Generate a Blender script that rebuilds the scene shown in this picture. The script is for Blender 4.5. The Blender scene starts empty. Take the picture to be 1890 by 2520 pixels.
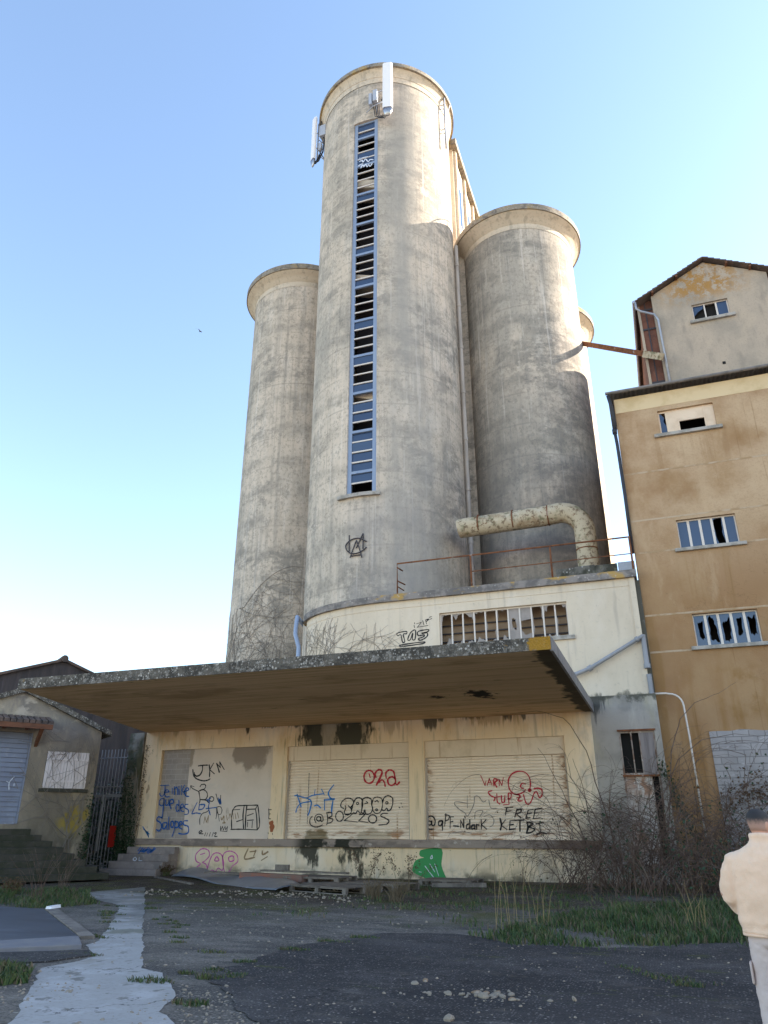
import bpy, bmesh, math, random
from mathutils import Vector, Matrix
R = math.radians
C = bpy.context.scene.collection
rnd = random.Random(7)

# ------------------------------------------------------------------ mesh helpers
class MB:
    """collects faces; build() links them as one mesh object"""
    def __init__(s): s.v = []; s.f = []; s.m = []
    def add(s, vs, fs, mi=0):
        k = len(s.v); s.v += [tuple(p) for p in vs]
        for f in fs: s.f.append([i + k for i in f]); s.m.append(mi)
        return s
    def box(s, x0, x1, y0, y1, z0, z1, mi=0):
        v = [(x, y, z) for x in (x0, x1) for y in (y0, y1) for z in (z0, z1)]
        return s.add(v, [(0,1,3,2),(4,6,7,5),(0,4,5,1),(2,3,7,6),(0,2,6,4),(1,5,7,3)], mi)
    def hexa(s, b, t, mi=0):
        """solid between two quads b and t (same winding)"""
        n = len(b)
        return s.add(list(b) + list(t), [tuple(range(n))[::-1], tuple(range(n, 2*n))] + [(i, (i+1) % n, n + (i+1) % n, n + i) for i in range(n)], mi)
    def prism(s, poly, z0, z1, mi=0):
        return s.hexa([(x, y, z0) for x, y in poly], [(x, y, z1) for x, y in poly], mi)
    def prism_xz(s, poly, y0, y1, mi=0):
        return s.hexa([(x, y1, z) for x, z in poly], [(x, y0, z) for x, z in poly], mi)
    def tube(s, pts, r, n=8, mi=0, cap=True):
        pts = [Vector(p) for p in pts]; m = len(pts)
        rs = r if isinstance(r, (list, tuple)) else [r]*m
        up = None; rings = []
        for i, p in enumerate(pts):
            t = (pts[min(i+1, m-1)] - pts[max(i-1, 0)])
            t = t.normalized() if t.length > 1e-9 else Vector((0,0,1))
            if up is None:
                a = Vector((0,0,1)) if abs(t.z) < .9 else Vector((1,0,0)); up = a.cross(t).normalized()
            else:
                up = (up - t*up.dot(t)); up = up.normalized() if up.length > 1e-6 else Vector((1,0,0)).cross(t).normalized()
            w = t.cross(up)
            rings.append([p + (up*math.cos(2*math.pi*j/n) + w*math.sin(2*math.pi*j/n))*rs[i] for j in range(n)])
        k = [v for q in rings for v in q]
        fs = [(i*n+j, i*n+(j+1) % n, (i+1)*n+(j+1) % n, (i+1)*n+j) for i in range(m-1) for j in range(n)]
        if cap: fs += [tuple(range(n))[::-1], tuple(range((m-1)*n, m*n))]
        return s.add(k, fs, mi)
    def lathe(s, cx, cy, prof, n=96, mi=0, a0=0, a1=360, mis=None):
        """prof = [(radius, z)...]; angle 0 faces -Y, grows towards +X"""
        full = abs(a1-a0) >= 359.9; m = n if full else n+1; k = []
        for r, z in prof:
            for i in range(m):
                a = R(a0 + (a1-a0)*i/n); k.append((cx + r*math.sin(a), cy - r*math.cos(a), z))
        kk = len(s.v); s.v += k
        for q in range(len(prof)-1):
            for i in range(n):
                j = (i+1) % m
                s.f.append([kk+q*m+i, kk+q*m+j, kk+(q+1)*m+j, kk+(q+1)*m+i]); s.m.append(mis[q] if mis else mi)
        return s
    def loft(s, rings, closed=True, cap=True, mi=0):
        n = len(rings[0]); k = [p for q in rings for p in q]; fs = []
        for i in range(len(rings)-1):
            for j in range(n if closed else n-1):
                fs.append((i*n+j, i*n+(j+1) % n, (i+1)*n+(j+1) % n, (i+1)*n+j))
        if cap and closed: fs += [tuple(range(n))[::-1], tuple(range((len(rings)-1)*n, len(rings)*n))]
        return s.add(k, fs, mi)
    def wall(s, x0, x1, z0, z1, y0, y1, holes=(), mi=0):
        """upright wall in XZ, front y0, back y1, with rectangular holes and their reveals"""
        xs = sorted({x0, x1, *[h[0] for h in holes], *[h[1] for h in holes]})
        zs = sorted({z0, z1, *[h[2] for h in holes], *[h[3] for h in holes]})
        def solid(i, j):
            if i < 0 or j < 0 or i >= len(xs)-1 or j >= len(zs)-1: return False
            cx = (xs[i]+xs[i+1])/2; cz = (zs[j]+zs[j+1])/2
            return not any(h[0] < cx < h[1] and h[2] < cz < h[3] for h in holes)
        for i in range(len(xs)-1):
            for j in range(len(zs)-1):
                if not solid(i, j): continue
                a, b, c, d = xs[i], xs[i+1], zs[j], zs[j+1]
                s.add([(a,y0,c),(b,y0,c),(b,y0,d),(a,y0,d)], [(0,1,2,3)], mi)
                s.add([(a,y1,c),(b,y1,c),(b,y1,d),(a,y1,d)], [(3,2,1,0)], mi)
                if not solid(i-1, j): s.add([(a,y0,c),(a,y0,d),(a,y1,d),(a,y1,c)], [(0,1,2,3)], mi)
                if not solid(i+1, j): s.add([(b,y0,c),(b,y1,c),(b,y1,d),(b,y0,d)], [(0,1,2,3)], mi)
                if not solid(i, j-1): s.add([(a,y0,c),(a,y1,c),(b,y1,c),(b,y0,c)], [(0,1,2,3)], mi)
                if not solid(i, j+1): s.add([(a,y0,d),(b,y0,d),(b,y1,d),(a,y1,d)], [(0,1,2,3)], mi)
        return s
    def build(s, name, mats, parent=None, smooth=False, bevel=0, xf=None, weld=False, auto=None):
        v = [xf(*p) for p in s.v] if xf else s.v
        me = bpy.data.meshes.new(name); me.from_pydata(v, [], s.f)
        for m in (mats if isinstance(mats, (list, tuple)) else [mats]): me.materials.append(m)
        for p, mi in zip(me.polygons, s.m): p.material_index = mi; p.use_smooth = smooth
        if weld:
            bm = bmesh.new(); bm.from_mesh(me); bmesh.ops.remove_doubles(bm, verts=bm.verts, dist=1e-4)
            bmesh.ops.recalc_face_normals(bm, faces=bm.faces); bm.to_mesh(me); bm.free()
        me.update()
        o = bpy.data.objects.new(name, me); C.objects.link(o)
        if smooth and auto is not None:
            me.set_sharp_from_angle(angle=R(auto))
        if parent is not None:
            o.parent = parent
            if parent.parent is None: o.matrix_parent_inverse = Matrix.Translation(-parent.location)
        if bevel:
            b = o.modifiers.new('bevel', 'BEVEL'); b.width = bevel; b.segments = 2; b.limit_method = 'ANGLE'; b.angle_limit = R(40)
        return o

def tag(o, label, cat, group=None, kind=None):
    if label: o['label'] = label
    if cat: o['category'] = cat
    if group: o['group'] = group
    if kind: o['kind'] = kind
    return o
def struct(o): o['kind'] = 'structure'; return o
def thing(name, label, cat, loc=(0,0,0), group=None):
    o = bpy.data.objects.new(name, None); C.objects.link(o); o.location = loc; o.empty_display_size = .2
    return tag(o, label, cat, group)
def pl(o, label): o['label'] = label; return o          # label of a part

# ------------------------------------------------------------------ materials
class NT:
    def __init__(s, name):
        s.mat = bpy.data.materials.new(name); s.mat.use_nodes = True
        s.t = s.mat.node_tree; s.n = s.t.nodes; s.l = s.t.links; s.b = s.n['Principled BSDF']
        s.co = s.n.new('ShaderNodeTexCoord').outputs['Object']
    def node(s, typ, ins=None, **kw):
        q = s.n.new(typ)
        for k, v in kw.items(): setattr(q, k, v)
        for k, v in (ins or {}).items():
            if hasattr(v, 'node'): s.l.new(v, q.inputs[k])
            else: q.inputs[k].default_value = v
        return q
    def map(s, sc, loc=(0,0,0), sw=None):
        v = s.co
        if sw:
            sp = s.node('ShaderNodeSeparateXYZ', {0: v}); ax = {'x': 0, 'y': 1, 'z': 2}
            v = s.node('ShaderNodeCombineXYZ', {0: sp.outputs[ax[sw[0]]], 1: sp.outputs[ax[sw[1]]]}).outputs[0]
        return s.node('ShaderNodeMapping', {0: v, 1: loc, 3: sc}).outputs[0]
    def rng(s, v, lo, hi): return s.node('ShaderNodeMapRange', {0: v, 1: lo, 2: hi}, interpolation_type='SMOOTHSTEP').outputs[0]
    def math(s, op, a, b=0.0): return s.node('ShaderNodeMath', {0: a, 1: b}, operation=op).outputs[0]
    def noise(s, sc, loc=(0,0,0), det=6, rough=.6, dist=0):
        return s.node('ShaderNodeTexNoise', {0: s.map(sc, loc), 'Scale': 1.0, 'Detail': det, 'Roughness': rough, 'Distortion': dist}).outputs[0]
    def axis(s, a):
        return s.node('ShaderNodeSeparateXYZ', {0: s.co}).outputs['xyz'.index(a)]
    def where(s, spec):
        """spec: (axis, lo, hi) smooth ramp 0->1 from lo to hi; several are multiplied; ('box', axis, a, b, soft)"""
        out = None
        for w in spec:
            if w[0] == 'box':
                x = s.axis(w[1]); m = s.math('MULTIPLY', s.rng(x, w[2]-w[4], w[2]+w[4]), s.rng(x, w[3]+w[4], w[3]-w[4]))
            else: m = s.rng(s.axis(w[0]), w[1], w[2])
            out = m if out is None else s.math('MULTIPLY', out, m)
        return out

def mat(name, base, layers=(), rough=.85, spec=.3, metal=0, bump=(), seed=0, tone=(1.035, .975, .975)):
    wm = lambda c: tuple(min(1, a*b) for a, b in zip(c, tone))
    base = wm(base); layers = [dict(L, col=wm(L['col'])) for L in layers]
    q = NT(name); col = q.node('ShaderNodeRGB'); col.outputs[0].default_value = (*base, 1); col = col.outputs[0]
    for k, L in enumerate(layers):
        loc = L.get('loc', (seed*7.3 + k*3.1, seed*2.7 - k*1.7, seed*5.1 + k*.9)); sc = L.get('sc', (1,1,1)); t = L.get('tex', 'noise')
        if t == 'noise': f = q.rng(q.noise(sc, loc, L.get('det', 6), L.get('ro', .6), L.get('dist', 0)), L.get('lo', .4), L.get('hi', .6))
        elif t == 'spots':
            vz = q.node('ShaderNodeTexVoronoi', {0: q.map(sc, loc), 'Scale': 1.0, 'Randomness': 1.0})
            f = q.rng(vz.outputs['Distance'], L.get('lo', .35), L.get('hi', .2))
            if L.get('cells', 1) < 1:
                cell = q.node('ShaderNodeSeparateXYZ', {0: vz.outputs['Color']}).outputs[0]
                f = q.math('MULTIPLY', f, q.math('LESS_THAN', cell, L['cells']))
        elif t == 'brick':
            b = q.node('ShaderNodeTexBrick', {0: q.map((1,1,1), L.get('loc', (0,0,0)), L.get('sw', 'xz')), 'Color1': (0,0,0,1), 'Color2': (L.get('c2', .3),)*3 + (1,), 'Mortar': (1,1,1,1), 'Scale': 1.0,
                       'Mortar Size': L.get('ms', .012), 'Mortar Smooth': .3, 'Brick Width': L['bw'], 'Row Height': L['bh']})
            f = b.outputs['Color']
        elif t == 'ring':   # uneven casting lifts round a silo
            zz = q.math('ADD', q.math('MULTIPLY', q.axis('z'), 6.2832/L['per']), q.math('MULTIPLY', q.noise(sc, loc, 4), 9.0))
            f = q.math('MULTIPLY', q.rng(q.math('SINE', zz), -.1, .95), q.rng(q.noise((.7,.7,1.1), (loc[0]+5,loc[1],loc[2]), 9, .72), .40, .60))
        elif t == 'crack':
            wv = q.node('ShaderNodeVectorMath', {0: q.map(sc, loc), 1: q.node('ShaderNodeVectorMath', {0: q.node('ShaderNodeTexNoise', {0: q.map((3,3,3)), 'Scale': 1.0, 'Detail': 4}).outputs[1], 1: (.5,.5,.5)}, operation='MULTIPLY').outputs[0]}, operation='ADD').outputs[0]
            f = q.rng(q.node('ShaderNodeTexVoronoi', {0: wv, 'Scale': 1.0}, feature='DISTANCE_TO_EDGE').outputs[0], L.get('lo', .014), .003)
        elif t == 'joint':
            f = q.rng(q.math('SINE', q.math('ADD', q.math('MULTIPLY', q.axis('z'), 6.2832/L['per']), q.math('MULTIPLY', q.noise((.5,.5,.5), loc, 3), .5))), .982, .997)
        elif t == 'flat': f = q.node('ShaderNodeValue'); f.outputs[0].default_value = 1; f = f.outputs[0]
        if L.get('patch'): f = q.math('MULTIPLY', f, q.rng(q.noise(L['patch'], (loc[0]+3, loc[1]+8, loc[2]+1), 5, .65), .42, .58))
        if L.get('where'): f = q.math('MULTIPLY', f, q.where(L['where']))
        if L.get('jag'):   # ragged edge: threshold the mask against noise
            n2 = q.noise(L['jag'], (loc[0]+9, loc[1]+4, loc[2]+2), 5, .65)
            f = q.rng(q.math('ADD', f, q.math('MULTIPLY', q.math('SUBTRACT', n2, .5), 2.3)), .36, .72)
        f = q.math('MULTIPLY', f, L.get('amt', 1.0))
        mx = q.node('ShaderNodeMix', {0: f, 6: col, 7: (*L['col'], 1)}, data_type='RGBA'); col = mx.outputs[2]
    q.l.new(col, q.b.inputs['Base Color'])
    q.b.inputs['Roughness'].default_value = rough; q.b.inputs['Metallic'].default_value = metal; q.b.inputs['Specular IOR Level'].default_value = spec
    prev = None
    for sc, st, d in bump:
        bn = q.node('ShaderNodeBump', {'Strength': st, 'Distance': d, 'Height': q.noise(sc, (seed, 1, 2), 5, .65)})
        if prev is not None: q.l.new(prev, bn.inputs['Normal'])
        prev = bn.outputs[0]
    if prev is not None: q.l.new(prev, q.b.inputs['Normal'])
    return q.mat

def glass(name, tint=(.03,.05,.09), rough=.06):
    q = NT(name); q.b.inputs['Base Color'].default_value = (*tint, 1); q.b.inputs['Roughness'].default_value = rough
    q.b.inputs['Specular IOR Level'].default_value = .8
    q.l.new(q.node('ShaderNodeBump', {'Strength': .06, 'Distance': .05, 'Height': q.noise((1.2,1.2,1.2))}).outputs[0], q.b.inputs['Normal'])
    return q.mat

CREAM = (.60,.52,.41); GREY = (.20,.19,.175); DARK = (.035,.032,.03)
def silo_mat(name, seed, grey, band=.9, low=None, extra=()):
    L = [dict(col=(.50,.43,.33), sc=(.5,.5,.10), lo=.38, hi=.66, amt=.6),
         dict(col=(.66,.60,.50), sc=(1.1,1.1,.35), lo=.5, hi=.7, amt=.55),
         dict(col=(.30,.285,.24), sc=(.22,.22,.13), lo=.60-grey*.3, hi=.80-grey*.26, amt=.7, det=9, ro=.66),
         dict(col=(.20,.19,.16), tex='ring', sc=(.28,.28,.2), per=1.9, amt=.32+.22*grey),
         dict(col=(.19,.18,.155), sc=(.75,.75,1.25), lo=.48-grey*.06, hi=.59-grey*.04, amt=.66, det=11, ro=.75, dist=.15, patch=(.22,.22,.16)),
         dict(col=(.25,.235,.205), sc=(3.2,3.2,.14), lo=.50, hi=.66, amt=.38, det=8),
         dict(col=(.64,.59,.50), sc=(4.5,4.5,.3), lo=.58, hi=.72, amt=.40, det=8),
         dict(col=(.62,.57,.49), sc=(2.2,2.2,2.2), lo=.60, hi=.66, amt=.35, det=11, ro=.75),
         dict(col=(.16,.15,.13), sc=(6,6,4.5), lo=.49, hi=.61, amt=.46, det=9, ro=.78),
         dict(col=(.17,.16,.14), tex='joint', per=1.9, amt=.30, patch=(.5,.5,.3)),
         dict(col=(.18,.17,.15), sc=(7,7,.07), lo=.59, hi=.63, amt=.30, det=5, patch=(.3,.3,.1)),
         dict(col=(.70,.65,.56), sc=(5,5,.10), lo=.62, hi=.66, amt=.35, det=5),
         dict(col=(.10,.095,.085), tex='crack', sc=(.16,.16,.10), lo=.006, amt=.4, patch=(.2,.2,.15))]
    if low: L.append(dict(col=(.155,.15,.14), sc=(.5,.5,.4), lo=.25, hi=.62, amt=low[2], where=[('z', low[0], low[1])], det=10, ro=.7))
    return mat(name, CREAM, L + list(extra), rough=.92, spec=.12, bump=[((14,14,14), .5, .02), ((1.4,1.4,2.0), .25, .05)], seed=seed, tone=(1.045, .987, .995))

M = {}
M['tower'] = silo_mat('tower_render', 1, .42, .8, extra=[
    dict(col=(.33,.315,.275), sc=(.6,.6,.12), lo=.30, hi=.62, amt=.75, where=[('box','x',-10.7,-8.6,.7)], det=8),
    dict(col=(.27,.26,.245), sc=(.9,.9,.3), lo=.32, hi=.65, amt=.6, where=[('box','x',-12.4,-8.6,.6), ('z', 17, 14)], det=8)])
M['silo_l'] = silo_mat('left_silo_render', 3, .40, .75)
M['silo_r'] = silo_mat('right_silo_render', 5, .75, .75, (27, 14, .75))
M['silo_b'] = silo_mat('rear_silo_render', 8, .3, .75)
M['cove'] = mat('cove_render', (.55,.48,.37), [dict(col=(.36,.30,.21), sc=(.8,.8,.8), lo=.5, hi=.75, amt=.6), dict(col=(.62,.56,.46), sc=(.3,.3,3), lo=.5, hi=.7, amt=.5), dict(col=(.28,.25,.20), sc=(2.5,2.5,.4), lo=.52, hi=.66, amt=.55, det=9), dict(col=(.25,.22,.18), sc=(7,7,7), lo=.54, hi=.66, amt=.4, det=9)], bump=[((12,12,12), .5, .02)])
M['rim'] = mat('rim_concrete', (.25,.22,.17), [dict(col=(.38,.26,.08), sc=(1.2,1.2,2), lo=.52, hi=.66, amt=.8), dict(col=(.09,.085,.08), sc=(3,3,3), lo=.5, hi=.65, amt=.7), dict(col=(.46,.42,.36), tex='spots', sc=(6,6,6), amt=.35)], bump=[((9,9,9), .5, .03)])
M['cream'] = mat('cream_render', (.62,.545,.42), [dict(col=(.50,.43,.32), sc=(.5,.5,.35), lo=.45, hi=.7, amt=.6), dict(col=(.67,.61,.51), sc=(1.2,1.2,.6), lo=.5, hi=.7, amt=.45),
    dict(col=(.33,.31,.28), sc=(1.8,1.8,.3), lo=.52, hi=.75, amt=.55, where=[('z', 8.2, 6.2)]), dict(col=(.40,.36,.30), sc=(3,3,.15), lo=.55, hi=.75, amt=.4, where=[('z', 9.2, 10.4)]),
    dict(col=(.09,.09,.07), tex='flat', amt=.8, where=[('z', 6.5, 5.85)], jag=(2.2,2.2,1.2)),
    dict(col=(.34,.30,.25), sc=(3.5,3.5,.25), lo=.54, hi=.70, amt=.45, det=9), dict(col=(.3,.27,.23), sc=(8,8,8), lo=.55, hi=.75, amt=.35, det=9)], bump=[((12,12,12), .25, .01)])
def drip(x, w, z1, z0, amt=.92, col=(.03,.027,.02), jag=(8,8,.55)):
    return dict(col=col, tex='flat', amt=amt, where=[('box','x',x-w/2,x+w/2,w*.6), ('z', z0, z1)], jag=jag)
M['dock'] = mat('dock_render', (.76,.615,.41), [dict(col=(.78,.70,.565), sc=(.5,.5,.4), lo=.45, hi=.65, amt=.8), dict(col=(.58,.40,.18), sc=(.6,.6,.3), lo=.48, hi=.66, amt=.75, where=[('z', 4.2, 5.0)], det=9), dict(col=(.42,.36,.27), sc=(1.6,1.6,.5), lo=.56, hi=.66, amt=.5, det=10, ro=.7),
    dict(col=(.64,.58,.47), sc=(2.5,2.5,.5), lo=.55, hi=.7, amt=.55), dict(col=(.34,.29,.20), sc=(4.5,4.5,.3), lo=.55, hi=.72, amt=.55),
    dict(col=(.30,.28,.25), sc=(1,1,.5), lo=.38, hi=.6, amt=.75, where=[('x', -3.4, -2.5)]),
    dict(col=(.34,.31,.26), sc=(.8,.8,.8), lo=.42, hi=.65, amt=.7, where=[('x', -7.5, -4.5), ('z', 1.2, .5)]),
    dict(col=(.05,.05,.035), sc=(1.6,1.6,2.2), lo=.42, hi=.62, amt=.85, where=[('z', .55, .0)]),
    drip(-13.3, .42, 5.6, 4.7, .85), drip(-13.75, .9, 5.6, 5.3, .8), drip(-11.75, .16, 5.6, 4.7, .85), drip(-8.2, .55, 5.6, 4.75, .85), drip(-7.75, .3, 5.6, 5.2, .8), drip(-5.2, .35, 5.55, 5.1, .85), drip(-6.4, .7, 5.6, 5.25, .85), drip(-4.6, .2, 5.55, 5.2, .8), drip(-15.0, .9, 5.6, 5.35, .6), drip(-10.6, .25, 5.55, 5.1, .4, (.3,.2,.1)), drip(-17.4, .35, 5.6, 5.0, .5, (.3,.2,.1)), drip(-16.1, .22, 5.55, 5.15), drip(-19.6,.3,5.6,4.9,.5,(.25,.16,.06)),
    drip(-9.7, 1.0, 5.7, 4.6, .5, (.32,.21,.09)), drip(-6.0, 2.2, 5.7, 4.7, .55, (.30,.19,.08)),
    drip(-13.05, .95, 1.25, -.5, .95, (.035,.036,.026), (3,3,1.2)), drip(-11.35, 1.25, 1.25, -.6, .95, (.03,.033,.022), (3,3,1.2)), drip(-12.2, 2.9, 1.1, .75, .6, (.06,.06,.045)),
    dict(col=(.16,.10,.06), sc=(3,3,2), lo=.60, hi=.66, amt=.8, where=[('x', -20.2, -20.9)])],
    bump=[((12,12,12), .3, .012)])
M['greywall'] = mat('grey_render', (.33,.31,.27), [dict(col=(.20,.19,.17), sc=(.8,.8,.8), lo=.4, hi=.65, amt=.8), dict(col=(.46,.43,.37), sc=(2,2,.6), lo=.55, hi=.72, amt=.6), dict(col=(.36,.33,.22), sc=(1.5,1.5,.4), lo=.5, hi=.7, amt=.5),
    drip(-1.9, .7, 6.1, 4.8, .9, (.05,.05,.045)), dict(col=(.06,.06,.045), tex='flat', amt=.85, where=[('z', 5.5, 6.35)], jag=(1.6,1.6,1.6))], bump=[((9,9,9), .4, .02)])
M['ledge'] = mat('ledge_concrete', (.30,.25,.21), [dict(col=(.17,.14,.12), sc=(1.2,1.2,3), lo=.45, hi=.6, amt=.8), dict(col=(.5,.46,.4), sc=(4,4,4), lo=.6, hi=.68, amt=.7),
    dict(col=(.13,.08,.05), sc=(1,1,1), lo=.3, hi=.5, amt=.8, where=[('x', -5.0, -3.2)]), dict(col=(.02,.022,.015), sc=(2,2,2), lo=.40, hi=.5, amt=.95, where=[('box','x',-13.5,-10.7,.3)])], bump=[((14,14,14), .6, .02)])
M['soffit'] = mat('board_marked_concrete', (.76,.56,.32), [dict(col=(.56,.39,.20), sc=(.3,6,1), lo=.42, hi=.62, amt=.7), dict(col=(.82,.64,.42), sc=(.25,3,1), lo=.55, hi=.72, amt=.5), dict(col=(.42,.27,.14), sc=(.35,.6,1), lo=.52, hi=.66, amt=.65, det=9),
    dict(col=(.07,.045,.03), sc=(.9,5,1), lo=.67, hi=.73, amt=.85),
    dict(col=(.012,.012,.010), tex='flat', amt=.97, where=[('box','x',-5.5,-4.7,.5), ('box','y',22.3,23.9,.9)], jag=(3,2,1)), dict(col=(.02,.018,.014), tex='flat', amt=.9, where=[('box','x',-6.8,-6.2,.4), ('box','y',23.0,23.6,.5)], jag=(3,2,1)),
    dict(col=(.03,.032,.022), tex='flat', amt=.85, where=[('x', -2.9, -2.2)], jag=(1.5,1.5,1))], rough=.9, spec=.1, bump=[((1.5,26,1), .35, .01)])
M['lichen'] = mat('lichened_concrete', (.13,.12,.10), [dict(col=(.055,.052,.045), sc=(3,3,3), lo=.42, hi=.58, amt=.85, det=9), dict(col=(.30,.285,.25), sc=(7,7,7), lo=.52, hi=.60, amt=.7, det=9, ro=.75), dict(col=(.52,.50,.44), tex='spots', sc=(12,12,12), lo=.42, hi=.22, amt=.85, cells=.6, patch=(2.2,2.2,2.2)), dict(col=(.42,.40,.35), tex='spots', sc=(21,21,21), lo=.45, hi=.25, amt=.75, cells=.5, patch=(1.3,1.3,1.3)),
    dict(col=(.36,.20,.025), tex='flat', amt=.9, where=[('x', -2.85, -2.35)], jag=(5,5,5)), dict(col=(.34,.20,.05), sc=(2.4,2.4,5), lo=.62, hi=.70, amt=.7, where=[('x', -8, -5)])], rough=.95, spec=.1, bump=[((24,24,24), 1.0, .04)])
M['coping'] = mat('coping_concrete', (.24,.22,.20), [dict(col=(.11,.105,.10), sc=(2.5,2.5,3), lo=.42, hi=.6, amt=.8), dict(col=(.42,.27,.07), sc=(.9,.9,2), lo=.56, hi=.66, amt=.85), dict(col=(.42,.40,.37), tex='spots', sc=(8,8,8), amt=.5, cells=.4)], bump=[((14,14,14), .7, .02)])
M['mosswall'] = mat('mossy_blocks', (.15,.145,.125), [dict(col=(.04,.042,.03), sc=(1.8,1.8,1.2), lo=.42, hi=.58, amt=.9), dict(col=(.20,.20,.12), sc=(3,3,3), lo=.55, hi=.68, amt=.6), dict(col=(.5,.49,.45), tex='spots', sc=(8,8,8), amt=.6, cells=.25)], bump=[((9,9,9), .5, .03)])
M['blocks'] = mat('concrete_blocks', (.33,.30,.27), [dict(col=(.26,.24,.22), sc=(1.5,1.5,1.5), lo=.4, hi=.65, amt=.7), dict(col=(.50,.47,.43), tex='brick', bw=.5, bh=.21, ms=.010, sw='xz', amt=.6), dict(col=(.2,.185,.17), sc=(9,9,9), lo=.55, hi=.7, amt=.5)], bump=[((16,16,16), .5, .01)])
M['blocks_b'] = mat('pale_concrete_blocks', (.36,.345,.335), [dict(col=(.28,.27,.265), sc=(1.2,1.2,1.2), lo=.4, hi=.65, amt=.7), dict(col=(.17,.16,.155), tex='brick', bw=.5, bh=.22, ms=.018, sw='xz', amt=.85, c2=.35, loc=(.1,.07,0)), dict(col=(.55,.53,.52), sc=(2,2,6), lo=.58, hi=.7, amt=.6)], bump=[((14,14,14), .6, .012)])
M['plaster'] = mat('pale_plaster', (.66,.585,.50), [dict(col=(.56,.49,.41), sc=(.6,.6,.6), lo=.4, hi=.65, amt=.6), dict(col=(.53,.50,.46), sc=(1.2,1.2,2), lo=.5, hi=.7, amt=.5),
    dict(col=(.20,.165,.135), tex='flat', amt=.75, where=[('box','x',-16.9,-15.15,.35), ('z', 3.35, 4.5)], jag=(1.1,1.1,.8)), dict(col=(.22,.18,.13), tex='flat', amt=.7, where=[('x', -18.5, -18.82), ('z', 3.4, 4.6)], jag=(2,2,1)),
    dict(col=(.2,.16,.12), tex='flat', amt=.6, where=[('x', -18.3, -18.8), ('z', 1.8, 1.3)], jag=(2,2,1))], bump=[((10,10,10), .3, .01)])
M['shutter'] = mat('cream_shutter_paint', (.76,.67,.545), [dict(col=(.67,.57,.44), sc=(1,1,.5), lo=.45, hi=.7, amt=.6), dict(col=(.28,.12,.035), sc=(1.3,1.3,7), lo=.50, hi=.62, amt=.85, where=[('z', 2.05, 1.35)]), dict(col=(.33,.17,.06), sc=(5,5,.35), lo=.63, hi=.72, amt=.65),
    dict(col=(.3,.14,.045), sc=(3,3,7), lo=.48, hi=.6, amt=.8, where=[('x', -3.75, -3.2)]), dict(col=(.3,.14,.045), sc=(3,3,7), lo=.48, hi=.6, amt=.8, where=[('x', -8.0, -8.45), ('x', -9, -8.9)]),
    dict(col=(.16,.12,.05), tex='flat', amt=.8, where=[('box','x',-13.35,-12.4,.3), ('z', 1.95, 1.35)], jag=(2,2,2)), dict(col=(.3,.24,.15), tex='flat', amt=.6, where=[('box','x',-11.3,-9.8,.3), ('z', 1.9, 1.4)], jag=(2,2,2))], rough=.55, spec=.35, bump=[((3,3,9), .25, .01)])
M['shutter_box'] = mat('cream_box_paint', (.70,.60,.46), [dict(col=(.35,.20,.08), sc=(5,5,.25), lo=.58, hi=.70, amt=.6), dict(col=(.50,.41,.28), sc=(1.5,1.5,1), lo=.5, hi=.7, amt=.6)], rough=.6)
M['galv'] = mat('galvanised_metal', (.36,.39,.43), [dict(col=(.24,.26,.30), sc=(2,2,2), lo=.4, hi=.65, amt=.6), dict(col=(.5,.53,.56), sc=(5,5,1), lo=.6, hi=.7, amt=.5)], rough=.5, spec=.4, metal=.4)
M['zinc'] = mat('zinc_pipe', (.30,.315,.34), [dict(col=(.19,.20,.215), sc=(1.5,1.5,.6), lo=.4, hi=.65, amt=.6)], rough=.55, spec=.35)
M['bluepaint'] = mat('blue_paint', (.22,.29,.41), [dict(col=(.28,.35,.45), sc=(2,2,.4), lo=.45, hi=.65, amt=.6), dict(col=(.10,.16,.30), sc=(4,4,1), lo=.6, hi=.75, amt=.5)], rough=.55, spec=.3)
M['bluepipe'] = mat('blue_grey_pipe', (.26,.34,.48), [dict(col=(.30,.40,.56), sc=(1,1,.3), lo=.45, hi=.65, amt=.6)], rough=.5, spec=.3)
M['whitemetal'] = mat('white_steel', (.62,.58,.52), [dict(col=(.40,.32,.24), sc=(6,6,3), lo=.58, hi=.7, amt=.6)], rough=.55)
M['pipegrey'] = mat('grey_cream_pipe', (.46,.42,.37), [dict(col=(.3,.27,.23), sc=(3,3,.6), lo=.45, hi=.65, amt=.6)], rough=.7)
M['rust'] = mat('rusty_steel', (.20,.085,.04), [dict(col=(.11,.05,.03), sc=(5,5,5), lo=.45, hi=.62, amt=.8), dict(col=(.42,.36,.32), sc=(4,4,1.5), lo=.60, hi=.68, amt=.7)], rough=.85, spec=.15)
M['duct'] = mat('rusty_duct', (.48,.415,.29), [dict(col=(.24,.15,.075), sc=(1.1,1.1,1.1), lo=.50, hi=.66, amt=.7), dict(col=(.52,.47,.36), sc=(1.2,1.2,.8), lo=.52, hi=.68, amt=.8), dict(col=(.16,.07,.03), sc=(6,6,6), lo=.58, hi=.66, amt=.8), dict(col=(.10,.11,.05), sc=(2,2,2), lo=.52, hi=.64, amt=.7, det=9), dict(col=(.13,.085,.05), sc=(5,5,5), lo=.54, hi=.62, amt=.7, det=9)], rough=.8, spec=.15, bump=[((10,10,10), .5, .01)])
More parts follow.
